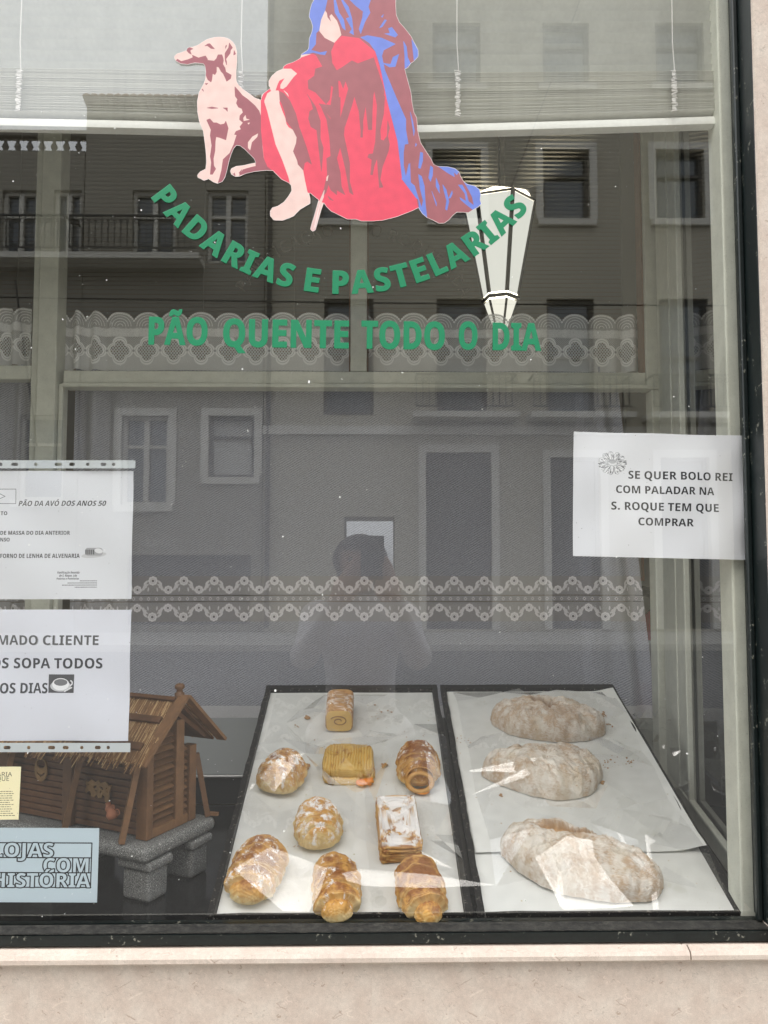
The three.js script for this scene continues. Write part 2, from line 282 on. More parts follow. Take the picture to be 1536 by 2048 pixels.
// ---------- the shop front ----------
const yGlass = P(768, 1850, 0).y; // lower edge of the glass
const yRailTop = P(768, 1865, 0.03).y, yRailBot = P(768, 1893, 0.03).y, ySill1 = P(768, 1912, 0.066).y, ySill0 = P(768, 1929, 0.066).y;
{
  const t = thing('stone_facade', 'pinkish limestone facade wall with a projecting window sill', 'wall');
  const joint = P(1379, 1910, 0.06).x, sill = [[-0.2, yRailBot - 0.004], [0.034, yRailBot], [0.05, ySill1 + 0.006], [0.062, ySill1 + 0.002], [0.066, ySill1 - 0.003], [0.066, ySill0 + 0.003], [0.063, ySill0], [-0.2, ySill0]];
  obj('sill_block', profile(sill, -2.4, joint - 0.0012), stone, t); obj('sill_block', profile(sill, joint + 0.0012, 1.6), stone, t);
  obj('stone_panel', box(-2.4, 1.6, 0, ySill0 - 0.0015, -0.2, 0.045), stone, t);
  const jx = P(1506, 60, 0.06).x;
  obj('stone_jamb', box(jx, 1.6, yRailBot + 0.014, 3.1, -0.02, 0.06, 0.006), stone, t); obj('inner_wall', box(0.74, 1.6, yRailBot + 0.014, 3.1, -0.2, -0.021), plaster, t);
  obj('stone_jamb', box(-2.4, GX0 - 0.06, yRailBot + 0.014, 3.1, -0.2, 0.06, 0.006), stone, t);
  obj('upper_wall', merge([box(-6, 6, 3.11, 11, -0.25, 0.05), box(-6, -2.41, 0, 3.1, -0.25, 0.04), box(1.61, 6, 0, 3.1, -0.25, 0.04)]), plaster, t);
}
const window_ = thing('shop_window', 'large shop window in a dark green painted wooden frame', 'window');
{
  const fx = GX1, gx = P(1506, 60, 0.06).x + 0.01;
  obj('bottom_rail', profile([[-0.02, yGlass + 0.001], [0.004, yGlass], [0.03, yRailTop - 0.0015], [0.03, yRailBot + 0.004], [-0.02, yRailBot + 0.002]], GX0 - 0.05, gx), greenPaint, window_);
  const g = profile([[0.0012, yGlass + 0.0042], [0.008, yGlass + 0.0035], [0.0285, yRailTop + 0.0012], [0.0285, yRailTop - 0.0005], [0.005, yGlass + 0.0005]], GX0 - 0.049, gx - 0.001); obj('dusty_ledge', g, dustyLedge, window_);
  obj('stile', box(fx + 0.004, gx, yRailTop + 0.002, 3.09, -0.025, 0.056, 0.004), greenPaint, window_);
  obj('glazing_bead', box(fx - 0.006, fx + 0.0035, yGlass + 0.006, 3.08, 0.001, 0.012, 0.003), greenPaint, window_);
  obj('stile', box(GX0 - 0.05, GX0, yRailTop + 0.002, 3.09, -0.025, 0.03, 0.004), greenPaint, window_);
  obj('top_rail', box(GX0 + 0.001, fx + 0.003, 3.0, 3.09, -0.025, 0.03, 0.004), greenPaint, window_);
  const pane = new THREE.PlaneGeometry(fx - GX0 + 0.02, 3.0 - yGlass + 0.01); pane.translate((fx + GX0) / 2, (3.0 + yGlass) / 2, -0.002);
  const gm = MP({ color: 0xffffff, transmission: 1, thickness: 0, roughness: 0, ior: 2.05 });
  obj('glass_pane', pane, gm, window_);
  const jx = P(1472, 1500, -0.03).x;
  obj('inner_jamb', box(jx, jx + 0.09, yGlass - 0.04, 3.0, -0.075, -0.0265, 0.003), jambPaint, window_);
  const r = rngOf(5), sp = []; // paint spatter and dried specks on the pane, densest at the left
  for (let k = 0; k < 900; k++) {
    const x = GX0 + (fx - GX0) * (r() < 0.7 ? r() * r() : r()), y = yGlass + 0.01 + r() * 1.35, s = 0.0004 + 0.0009 * r() ** 4 + (r() < 0.004 ? 0.0014 : 0);
    const c = new THREE.CircleGeometry(s, 6); c.scale(1 + r() * 0.8, 0.7 + r() * 0.5, 1); c.rotateZ(r() * 3); c.translate(x, y, -0.0005); sp.push(c);
  }
  const speck = obj('paint_speck', merge(sp), M({ color: lin(0.8, 0.8, 0.78), roughness: 0.9, side: THREE.DoubleSide }), window_); speck.userData.kind = 'stuff';
}

// ---------- the shop behind ----------
const yFloor = P(768, 1806, -0.09).y; // black display top
const PZ = -0.77; // glazed partition behind the display
struct('shop_floor', box(-3, 3, -0.15, 0.02, -5, -0.26), darkRoom);
struct('shop_ceiling', box(-3, 3, 3.2, 3.35, -5, -0.26), darkRoom);
struct('shop_wall_back', box(-3, 3, 0.021, 3.199, -5, -4.85), darkRoom);
struct('shop_wall_left', box(-3, -2.85, 0.021, 3.199, -4.849, -0.26), darkRoom);
struct('shop_wall_right', box(2.85, 3, 0.021, 3.199, -4.849, -0.26), darkRoom);
struct('display_ceiling', box(GX0 - 0.1, GX1 + 0.16, 3.02, 3.1, -0.9, -0.03), darkRoom);
struct('display_wall_left', box(GX0 - 0.1, GX0 - 0.002, yFloor - 0.1, 3.01, -0.76, -0.03), greyPaint);
{
  const t = thing('display_counter', 'glossy black display counter behind the shop glass', 'counter');
  obj('counter_top', box(GX0 - 0.001, 0.75, yFloor - 0.03, yFloor, -0.63, -0.0265, 0.003), blackTop, t);
  obj('counter_base', box(GX0 - 0.001, 0.75, 0.021, yFloor - 0.031, -0.63, -0.21), darkRoom, t);
  const r = thing('back_ledge', 'grey plastic covered ledge with bright metal edge behind the thatched model', 'ledge');
  const yb = P(470, 1549, -0.63).y, yt = P(470, 1432, PZ - 0.03).y, x0 = GX0, x1 = 0.67;
  const seg = 90, pg = new THREE.PlaneGeometry(x1 - x0, Math.hypot(yt - yb, 0.14), seg, 12), pp = pg.attributes.position;
  for (let i = 0; i < pp.count; i++) { const v = pp.getY(i) / Math.hypot(yt - yb, 0.14) + 0.5, x = pp.getX(i) + (x0 + x1) / 2; pp.setXYZ(i, x, lerp(yb, yt, v), lerp(-0.632, PZ - 0.005, v) + 0.003 * fbm(x * 5, v * 9, 2, 3)); }
  pg.computeVertexNormals(); obj('plastic_cover', pg, MP({ color: lin(0.2, 0.21, 0.21), roughness: 0.28, side: THREE.DoubleSide }), r);
  obj('metal_edge', box(x0, x1, yb - 0.006, yb - 0.0005, -0.634, -0.622, 0.0015), M({ color: lin(0.7, 0.7, 0.7), metalness: 1, roughness: 0.3 }), r);
  obj('ledge_face', box(x0, x1, yFloor + 0.001, yb - 0.007, -0.66, -0.634), M({ color: lin(0.015, 0.015, 0.016), roughness: 0.3 }), r);
}
{
  const t = thing('glazed_partition', 'pale grey green wooden partition behind the display with lower rail and posts', 'partition');
  const yr1 = P(600, 742, PZ).y, yr0 = P(600, 768, PZ).y, yr2 = P(600, 776, PZ).y;
  const xl0 = P(66, 600, PZ).x, xl1 = P(129, 600, PZ).x, xr0 = P(1290, 600, PZ).x, m0 = P(701, 600, PZ).x, m1 = P(734, 600, PZ).x;
  obj('post', box(xl0, P(81, 600, PZ).x - 0.0015, 0.03, 3.01, PZ - 0.05, PZ, 0.003), greyPaint, t);
  obj('post', box(P(81, 600, PZ).x, P(119, 600, PZ).x, 0.03, 3.01, PZ - 0.05, PZ + 0.012, 0.003), greyPaint, t);
  obj('moulding', box(P(119, 600, PZ).x + 0.001, xl1, 0.03, yr0, PZ - 0.04, PZ - 0.006, 0.002), greyPaint, t);
  obj('rail', box(xl1 + 0.001, xr0 - 0.001, yr0 + 0.001, yr1, PZ - 0.045, PZ - 0.002, 0.003), greyPaint, t);
  obj('rail_moulding', box(xl1 + 0.001, xr0 - 0.001, yr2, yr0, PZ - 0.045, PZ + 0.008, 0.003), greyPaint, t);
  obj('rail', box(GX0 - 0.05, xl0 - 0.001, P(30, 758, PZ).y, P(30, 730, PZ).y, PZ - 0.045, PZ - 0.002, 0.003), greyPaint, t);
  obj('mullion', box(m0, m1, yr1 + 0.001, 3.01, PZ - 0.04, PZ - 0.004, 0.003), greyPaint, t);
  const brownWood = M({ color: lin(0.22, 0.12, 0.06), map: woodNoise, roughness: 0.6 });
  obj('mullion_edge', merge([box(m0 - 0.004, m0 - 0.0005, yr1 + 0.001, 3.0, PZ - 0.05, PZ - 0.012), box(m1 + 0.0005, m1 + 0.004, yr1 + 0.001, 3.0, PZ - 0.05, PZ - 0.012)]), brownWood, t);
  obj('post', box(xr0, xr0 + 0.08, yr2, 3.01, PZ - 0.05, PZ, 0.003), greyPaint, t); obj('post', box(P(1313, 1200, PZ).x, xr0 + 0.08, 0.03, yr2 - 0.001, PZ - 0.05, PZ - 0.001, 0.003), greyPaint, t);
  obj('post_edge', box(xr0 - 0.007, xr0 - 0.0008, yr1 + 0.001, 3.0, PZ - 0.045, PZ - 0.008), brownWood, t);
  // the firm's arched name in dark letters on the upper panes
  const cx = P(705, 705, PZ - 0.06).x, cy = P(705, 705, PZ - 0.06).y, R = (P(705, 458, PZ - 0.06).y - cy), size = 0.034, ink = M({ color: lin(0.13, 0.115, 0.09), roughness: 0.7 });
  const nameG = new THREE.Group(); nameG.name = 'pane_lettering'; t.add(nameG);
  const lay = (s, a0, dir) => { let a = a0; for (const c of dir > 0 ? s : [...s].reverse().join('')) { const w = c === ' ' ? size * 0.34 : glyphW(fontRegular, c, size) * 1.06; a += dir * w / 2 / R; if (c !== ' ') { const g = glyphG(fontRegular, c, size, 0.0008); g.translate(-glyphW(fontRegular, c, size) / 2, 0, 0); g.rotateZ(-a); g.translate(cx + Math.sin(a) * R, cy + Math.cos(a) * R - size * 0.5, PZ - 0.06); obj('letter', g, ink, nameG); } a += dir * w / 2 / R; } };
  lay('PANIFICAÇÃO', -0.14, -1); lay('O ROQUE, LDA', 0.13, 1);
}
{ // side screen at the right, glazed in front, boarded towards the corner; it leans out a little towards the back
  const t = thing('side_screen', 'pale grey side screen with a reflecting pane at the right end of the display', 'partition');
  const A = V(0.649, 0, -0.077), B = V(0.77, 0, PZ + 0.012), len = B.distanceTo(A), loc = new THREE.Group(); loc.name = 'screen_frame'; t.add(loc);
  const ang = Math.atan2(B.x - A.x, -(B.z - A.z)), put = (g) => { g.rotateY(-ang); g.translate(A.x, 0, A.z); return g; }; // built along -z
  const yb = P(1364, 1606, -0.496).y, y0 = yFloor + 0.001, gl0 = 0.07, d1 = 0.424;
  obj('bottom_rail', put(box(0, 0.03, y0, yb - 0.001, -len, 0, 0.003)), greyPaint, loc);
  obj('stile', put(box(0, 0.03, yb, 3.0, -len, -len + 0.15, 0.003)), greyPaint, loc);
  obj('stile', put(box(0.002, 0.03, yb, 3.0, -len + 0.151, -len + 0.23, 0.003)), greyPaint, loc);
  obj('stile', put(box(0, 0.03, yb, 3.0, -len + 0.231, -d1 - 0.001, 0.003)), greyPaint, loc);
  obj('stile', put(box(0, 0.03, yb, 3.0, -gl0 + 0.001, -0.0005, 0.003)), greyPaint, loc);
  const bead = greyPaint;
  obj('bead', put(box(-0.006, 0.008, yb + 0.001, 3.0, -d1, -d1 + 0.01, 0.003)), bead, loc); obj('bead', put(box(-0.006, 0.008, yb + 0.001, yb + 0.011, -d1 + 0.0105, -gl0, 0.003)), bead, loc);
  obj('pane', put(box(0.012, 0.016, yb + 0.002, 3.0, -d1 + 0.002, -gl0 - 0.001)), MP({ color: lin(0.02, 0.022, 0.022), roughness: 0.03, ior: 2.1 }), loc);
}

// ---------- blinds ----------
const slatTex = noiseTex(256, (u, v, n) => { const l = 228 + 14 * n(30, 4, 2) + 16 * n(5, 3, 4); return [l, l, l * 0.985]; }, false, 3);
const slatMat = MP({ color: lin(0.84, 0.85, 0.81), map: slatTex, roughness: 0.5, transmission: 0.4, thickness: 0, side: THREE.DoubleSide });
const slatSolid = M({ color: lin(0.8, 0.8, 0.75), map: slatTex, roughness: 0.5 });
{
  const t = thing('venetian_blind', 'white venetian blind, sagging at the middle, across the top of the window', 'blind');
  const BZ = -0.055, x0 = GX0 + 0.01, x1 = P(1476, 230, BZ).x, W = x1 - x0, sag = [[-250, 232], [0, 236], [250, 241], [480, 247], [700, 251], [850, 250], [1100, 243], [1300, 237], [1480, 231]].map(([a, b]) => { const p = P(a, b, BZ); return [p.x, p.y]; });
  const yAt = (x) => { let i = 0; while (i < sag.length - 2 && sag[i + 1][0] < x) i++; const [a, b] = [sag[i], sag[i + 1]]; return lerp(a[1], b[1], clamp((x - a[0]) / (b[0] - a[0]), -0.5, 1)); };
  const r = rngOf(3);
  const slat = (yOff, keep, tilt, jig, depth = 0.025) => { // a thin crowned strip that follows the sag by the share 'keep'
    const g = new THREE.BoxGeometry(W, 0.0004, depth, 24, 1, 3), p = g.attributes.position, ph = r() * 6, am = jig * (r() - 0.5);
    for (let i = 0; i < p.count; i++) {
      const x = p.getX(i), z = p.getZ(i), y = p.getY(i) - 6 * z * z, c = Math.cos(tilt), s = Math.sin(tilt), X = x + (x0 + x1) / 2;
      p.setXYZ(i, X, y * c - z * s + yOff + (yAt(X) - yAt(0.1)) * keep + am * Math.sin(X * 2.2 + ph), BZ + y * s + z * c);
    }
    g.computeVertexNormals(); return metres(g);
  };
  const yb = yAt(0.1), yStack0 = yb + 0.004, yStack1 = P(768, 160, BZ).y;
  for (let k = 0; k < 18; k++) { const f = k / 17; obj('slat', slat(lerp(yStack0, yStack1, f ** 1.1), 1 - 0.55 * f, -0.12 - 0.25 * r() - 0.35 * f * f, 0.004), slatSolid, t); }
  for (let k = 0; k < 36; k++) { const y = yStack1 + 0.012 + k * 0.0208; if (y > 2.98) break; obj('slat', slat(y, 0.42 - 0.42 * clamp(k / 12), -1.2, 0.0012), slatMat, t); }
  const bars = []; for (let i = 0; i < 24; i++) { const a = x0 + W * i / 24, b = x0 + W * (i + 1) / 24; bars.push(V(a, yAt(a) - 0.006, BZ)); if (i === 23) bars.push(V(b, yAt(b) - 0.006, BZ)); }
  const sec = new THREE.Shape(); sec.moveTo(-0.009, -0.011); sec.lineTo(0.006, -0.011); sec.quadraticCurveTo(0.009, -0.011, 0.009, -0.008); sec.lineTo(0.009, 0.006); sec.quadraticCurveTo(0.008, 0.011, 0, 0.011); sec.lineTo(-0.009, 0.011);
  const bg = new THREE.BoxGeometry(W, 0.019, 0.022, 40, 2, 2), bp = bg.attributes.position;
  for (let i = 0; i < bp.count; i++) { const x = bp.getX(i) + (x0 + x1) / 2, y = bp.getY(i), z = bp.getZ(i); bp.setXYZ(i, x, yAt(x) - 0.012 + y * (1 - 18 * Math.abs(z)), BZ + z * (y > 0.005 ? 0.7 : 1)); }
  bg.computeVertexNormals(); obj('bottom_bar', metres(bg), slatSolid, t);
  const cord = M({ color: lin(0.72, 0.7, 0.66), roughness: 0.9 });
  for (const px of [38, 482, 915, 1348]) { // ladder cords, gathered in loops over the stacked slats
    const X = P(px, 150, BZ + 0.02).x, z = BZ + 0.018, y1 = P(px, 142, z).y, y0 = yAt(X) + 0.002, pts = [], rr = rngOf(px);
    obj('cord', tube([V(X, 2.99, z), V(X + 0.001, 2.6, z), V(X, y1 + 0.02, z), V(X + 0.002, y1, z)], 0.0011, 12, 5), cord, t);
    const n = 46; for (let k = 0; k <= n; k++) { const f = k / n; pts.push(V(X + (k % 2 ? 0.0055 : -0.0055) * (0.6 + 0.6 * rr()), lerp(y1, y0, f) + 0.003 * (rr() - 0.5), z + 0.002 * rr())); }
    obj('gathered_cord', tube(pts, 0.0012, 200, 5), cord, t);
  }
}
{
  const t = thing('venetian_blind', 'open beige venetian blind with thin slats behind the partition panes', 'blind');
  const z = PZ - 0.45, x0 = GX0 - 0.3, x1 = 1.05, mat = M({ color: lin(0.36, 0.34, 0.28), roughness: 0.55 });
  for (let k = 0; k < 64; k++) { const g = new THREE.BoxGeometry(x1 - x0, 0.0005, 0.016, 1, 1, 2); const p = g.attributes.position; for (let i = 0; i < p.count; i++) p.setY(i, p.getY(i) - 14 * p.getZ(i) ** 2); g.rotateX(-0.4); g.computeVertexNormals(); g.translate((x0 + x1) / 2, 2.16 + k * 0.0146, z); obj('slat', g, mat, t); }
  obj('bottom_bar', box(x0, x1, 2.142, 2.15, z - 0.01, z + 0.01, 0.002), mat, t);
  for (const px of [40, 410, 590, 1010, 1240]) { const x = P(px, 500, z).x; obj('cord', box(x - 0.0008, x + 0.0008, 2.15, 3.0, z + 0.009, z + 0.0104), mat, t); }
}

// ---------- curtains ----------
const weave = (c, w, h, lo, hi, seed, mm) => { // twill threads; the green channel is what the cloth covers
  const im = c.createImageData(w, h), r = rngOf(seed);
  for (let j = 0; j < h; j++) for (let i = 0; i < w; i++) {
    const d = Math.sin((i * 1.0 + j * 1.6) / mm) * 0.5 + Math.sin((i * 0.7 - j * 1.9) / (mm * 0.8) + 2 * noise3(i / 30, j / 30, seed)) * 0.5, v = clamp(lerp(lo, hi, 0.5 + 0.36 * d + 0.25 * (r() - 0.5) + 0.16 * noise3(i / 7, j / 7, seed))) * 255, o = (j * w + i) * 4;
    im.data[o] = im.data[o + 1] = im.data[o + 2] = v; im.data[o + 3] = 255;
  }
  c.putImageData(im, 0, 0);
};
const PERIOD = 0.0825, BANDH = 0.124;
const bandAlpha = canvasOf(330, 496, (c, w, h) => {
  weave(c, w, h, 0.3, 0.54, 11, 2.6);
  const g = (a) => `rgb(${a},${a},${a})`, net = (x0, y0, x1, y1, s, bg, th) => { c.fillStyle = g(bg); c.fillRect(x0, y0, x1 - x0, y1 - y0); c.strokeStyle = g(th); c.lineWidth = s * 0.26; for (let k = -60; k < 120; k++) { c.beginPath(); c.moveTo(k * s, y0); c.lineTo(k * s + (y1 - y0), y1); c.stroke(); c.beginPath(); c.moveTo(k * s, y1); c.lineTo(k * s + (y1 - y0), y0); c.stroke(); } };
  c.save(); c.beginPath(); // scalloped net between the garlands
  c.moveTo(0, 150); c.quadraticCurveTo(60, 120, 90, 80); c.quadraticCurveTo(165, 30, 240, 80); c.quadraticCurveTo(270, 120, 330, 150); c.lineTo(330, 346); c.quadraticCurveTo(270, 376, 240, 416); c.quadraticCurveTo(165, 466, 90, 416); c.quadraticCurveTo(60, 376, 0, 346); c.closePath(); c.clip();
  net(0, 0, w, h, 15, 40, 165);
  c.fillStyle = g(36); for (const y of [214, 282]) c.fillRect(0, y - 7, w, 9);
  for (let k = 0; k < 4; k++) { const x = 41 + k * 82.5; c.fillStyle = g(225); c.beginPath(); c.moveTo(x, 226); c.lineTo(x + 20, 248); c.lineTo(x, 270); c.lineTo(x - 20, 248); c.fill(); c.fillStyle = g(15); c.beginPath(); c.moveTo(x, 238); c.lineTo(x + 9, 248); c.lineTo(x, 258); c.lineTo(x - 9, 248); c.fill(); }
  c.restore();
  const flower = (x, y, R) => { c.fillStyle = g(245); c.beginPath(); for (let k = 0; k < 8; k++) { const a = k * Math.PI / 4; c.moveTo(x, y); c.arc(x + Math.cos(a) * R * 0.68, y + Math.sin(a) * R * 0.68, R * 0.4, 0, 6.3); } c.fill(); c.strokeStyle = g(165); c.lineWidth = 4; c.beginPath(); c.arc(x, y, R * 0.56, 0, 6.3); c.stroke(); c.fillStyle = g(70); c.beginPath(); c.arc(x, y, R * 0.24, 0, 6.3); c.fill(); };
  const leaf = (x, y, a, L) => { c.save(); c.translate(x, y); c.rotate(a); c.fillStyle = g(240); c.beginPath(); c.ellipse(L / 2, 0, L / 2, L / 5.5, 0, 0, 6.3); c.fill(); c.strokeStyle = g(150); c.lineWidth = 2; c.beginPath(); c.moveTo(4, 0); c.lineTo(L - 6, 0); c.stroke(); c.restore(); };
  for (const s of [0, 1]) { const Y = (y) => s ? h - y : y, A = (a) => s ? -a : a;
    for (const m of [-1, 1]) { for (const [dx, y, a, L] of [[54, 48, 0.8, 62], [72, 70, 1.15, 62], [92, 96, 1.5, 60], [48, 88, 0.6, 54], [60, 116, 0.35, 54], [44, 124, 1.4, 44], [98, 128, 1.0, 48]]) leaf(165 + m * dx, Y(y), A(m > 0 ? a : Math.PI - a), L); }
    flower(165, Y(52), 48); flower(0, Y(150), 44); flower(330, Y(150), 44); }
});
const clothAlpha = canvasOf(512, 512, (c, w, h) => weave(c, w, h, 0.32, 1.12, 4, 2.6));
const cloth = (alpha, rep, color = lin(0.53, 0.54, 0.6)) => MP({ color, alphaMap: texOf(alpha, false, rep), transparent: true, roughness: 0.95, side: THREE.DoubleSide, transmission: 0.1, thickness: 0 });
const curtainMat = cloth(clothAlpha, [1 / 0.34, 1 / 0.34]), bandMat = cloth(bandAlpha, [1 / PERIOD, 1 / BANDH], lin(0.93, 0.9, 0.91));
function hanging(x0, x1, yTop, yBot, z, fold, uOff = 0, vOff = 0, lean) { // a hanging cloth; fold(x) is its depth, uv follow the cloth in metres
  const n = Math.ceil((x1 - x0) / 0.008), m = 14, pos = [], uv = [], idx = []; let u = uOff;
  for (let i = 0; i <= n; i++) {
    const x = lerp(x0, x1, i / n); if (i) { const xp = lerp(x0, x1, (i - 1) / n); u += Math.hypot(x - xp, fold(x) - fold(xp)); }
    for (let j = 0; j <= m; j++) { const f = j / m, y = lerp(yTop, yBot, f); pos.push(x + (lean ? lean(x, y) : 0), y, z + fold(x)); uv.push(u, y - vOff); }
  }
  for (let i = 0; i < n; i++) for (let j = 0; j < m; j++) { const a = i * (m + 1) + j, b = a + m + 1; idx.push(a, a + 1, b, b, a + 1, b + 1); }
  const g = new THREE.BufferGeometry(); g.setAttribute('position', new THREE.Float32BufferAttribute(pos, 3)); g.setAttribute('uv', new THREE.Float32BufferAttribute(uv, 2)); g.setIndex(idx); g.computeVertexNormals(); return g;
}
{
  const cz = PZ - 0.075, yb1 = P(768, 1152, cz).y, yb0 = yb1 - BANDH, yTop = P(768, 735, cz).y, yHem = P(470, 1412, cz).y, yEnd = P(470, 1438, cz).y;
  const make = (x0, x1, fold, label, lean) => {
    const t = thing('lace_curtain', label, 'curtain', 'sheer curtains behind the display');
    obj('upper_cloth', hanging(x0, x1, yTop, yb1, cz, fold, 0, 0, lean), curtainMat, t);
    obj('lace_band', hanging(x0, x1, yb1, yb0, cz, fold, 0.02, yb0, lean), bandMat, t);
    obj('lower_cloth', hanging(x0, x1, yb0, yHem, cz, fold, 0.3, 0, lean), curtainMat, t);
    obj('hem', hanging(x0, x1, yHem, yEnd, cz + 0.0005, fold, 0.3, 0.1, lean), cloth(clothAlpha, [1 / 0.09, 1 / 0.09], lin(0.8, 0.8, 0.82)), t);
  };
  const xr = P(1272, 1110, cz).x, xk = P(1172, 1250, cz).x;
  make(P(140, 1250, cz).x, xr, (x) => 0.006 * Math.sin(x * 7) + 0.004 * Math.sin(x * 19 + 1) + 0.012 * sstep(xk - 0.01, xk + 0.01, x) + 0.012 * sstep(xk, xr, x) * Math.sin((x - xk) * 95) + 0.022 * sstep(P(330, 0, cz).x, P(140, 0, cz).x, x) * Math.sin(x * 88), 'wide grey sheer curtain with a floral lace band behind the pastry trays', (x, y) => x > xk - 0.05 ? (1.5 - y) * 0.1 * sstep(xk - 0.05, xr, x) : 0);
  make(P(-180, 1250, cz).x, P(60, 1250, cz).x, (x) => 0.016 * Math.sin(x * 70) + 0.006 * Math.sin(x * 160), 'narrow gathered sheer curtain at the far left of the display');
}
const VP = 0.0752, VH = 0.165;
const valanceAlpha = canvasOf(320, 702, (c, w, h) => {
  const g = (a) => `rgb(${a},${a},${a})`; c.fillStyle = '#000'; c.fillRect(0, 0, w, h);
  const scallop = (dy) => { c.beginPath(); c.moveTo(0, 95 + dy); c.bezierCurveTo(40, 20 + dy, 110, 5 + dy, 160, 5 + dy); c.bezierCurveTo(210, 5 + dy, 280, 20 + dy, 320, 95 + dy); };
  c.save(); scallop(18); c.lineTo(w, h); c.lineTo(0, h); c.closePath(); c.clip();
  weave(c, w, h, 0.5, 0.9, 17, 3.2); c.globalCompositeOperation = 'source-over';
  c.restore();
  const keep = canvasOf(w, h, (k) => { k.drawImage(c.canvas, 0, 0); });
  c.fillStyle = '#000'; c.fillRect(0, 0, w, h); c.save(); scallop(20); c.lineTo(w, h); c.lineTo(0, h); c.closePath(); c.clip(); c.drawImage(keep, 0, 0);
  const net = (s, bg, th, lw) => { c.fillStyle = g(bg); c.fillRect(0, 0, w, h); c.strokeStyle = g(th); c.lineWidth = lw; for (let k = -60; k < 60; k++) { c.beginPath(); c.moveTo(k * s, 0); c.lineTo(k * s + h, h); c.moveTo(k * s, h); c.lineTo(k * s + h, 0); c.stroke(); } };
  c.save(); c.beginPath(); c.rect(0, 20, w, 190); c.clip(); net(16, 45, 150, 5); c.restore(); // top net
  c.strokeStyle = g(225); c.lineWidth = 9; for (let k = 0; k < 4; k++) { c.beginPath(); c.arc(160, 175, 30 + k * 32, Math.PI, 2 * Math.PI); c.stroke(); }
  c.fillStyle = g(215); c.fillRect(0, 200, w, 90); weaveBand(c, 0, 200, w, 90);
  c.save(); c.beginPath(); c.rect(0, 300, w, 150); c.clip(); net(22, 15, 185, 6); c.restore();
  c.restore();
  c.strokeStyle = g(240); c.lineWidth = 7; scallop(16); c.stroke(); for (let k = 0; k < 17; k++) { const a = k / 16, x = a * w, y = 16 + (a < 0.5 ? bez(95, 20, 5, 5, a * 2) : bez(5, 5, 20, 95, a * 2 - 1)); c.beginPath(); c.arc(x, y - 4, 9, 0, 6.3); c.stroke(); }
  const quat = (R, col) => { c.fillStyle = g(col); c.beginPath(); for (const [dx, dy] of [[0, -1], [1, 0], [0, 1], [-1, 0]]) { c.moveTo(160, 465); c.arc(160 + dx * R * 0.52, 465 + dy * R * 0.6, R * 0.56, 0, 6.3); } c.fill(); };
  quat(152, 200); quat(146, 255); quat(128, 150); quat(122, 255);
  c.save(); c.beginPath(); for (const [dx, dy] of [[0, -1], [1, 0], [0, 1], [-1, 0]]) { c.moveTo(160, 465); c.arc(160 + dx * 104 * 0.52, 465 + dy * 104 * 0.6, 104 * 0.56, 0, 6.3); } c.clip(); c.fillStyle = '#000'; c.fillRect(0, 300, w, 340); c.strokeStyle = g(215); c.lineWidth = 9; for (let k = -30; k < 40; k++) { c.beginPath(); c.moveTo(k * 34 - 300, 0); c.lineTo(k * 34 - 300 + h * 0.8, h); c.moveTo(k * 34 - 300 + h * 0.8, 0); c.lineTo(k * 34 - 300, h); c.stroke(); } c.restore();
  for (const x of [0, w]) { c.fillStyle = g(235); c.beginPath(); c.arc(x, 465, 26, 0, 6.3); c.fill(); c.fillStyle = g(130); c.beginPath(); c.arc(x, 465, 15, 0, 6.3); c.fill(); }
});
function bez(a, b, c, d, t) { const u = 1 - t; return a * u * u * u + 3 * b * u * u * t + 3 * c * u * t * t + d * t * t * t; }
function weaveBand(c, x, y, w, h) { const r = rngOf(8); for (let k = 0; k < 150; k++) { const v = 150 + r() * 100 | 0; c.strokeStyle = `rgb(${v},${v},${v})`; c.lineWidth = 3; c.beginPath(); c.arc(x + r() * w, y + r() * h, 4 + r() * 14, r() * 6, r() * 6 + 3); c.stroke(); } }
{
  const z = PZ - 0.055, valMat = cloth(valanceAlpha, [1 / VP, 1 / VH], lin(0.94, 0.94, 0.91)); valMat.transmission = 0.04;
  const y0 = P(700, 742, z).y, y1 = y0 + VH;
  const make = (a, b, fold, label, dy = 0) => { const g = hanging(P(a, 700, z).x, P(b, 700, z).x, y1 + dy, y0 + dy, z, fold, a * 0.001, y0 + dy); single('lace_valance', g, valMat, label, 'curtain', 'short lace curtains over the rail'); };
  make(128, 702, (x) => 0.004 * Math.sin(x * 21) + 0.016 * sstep(P(270, 0, z).x, P(160, 0, z).x, x) * Math.sin(x * 130), 'short white lace curtain over the rail, left of the mullion');
  make(733, 1286, (x) => 0.004 * Math.sin(x * 17) + 0.016 * sstep(P(1180, 0, z).x, P(1280, 0, z).x, x) * Math.sin(x * 115), 'short white lace curtain over the rail, right of the mullion');
  make(-160, 64, (x) => 0.014 * Math.sin(x * 120), 'short white lace curtain at the far left behind the post', 0.012);
}

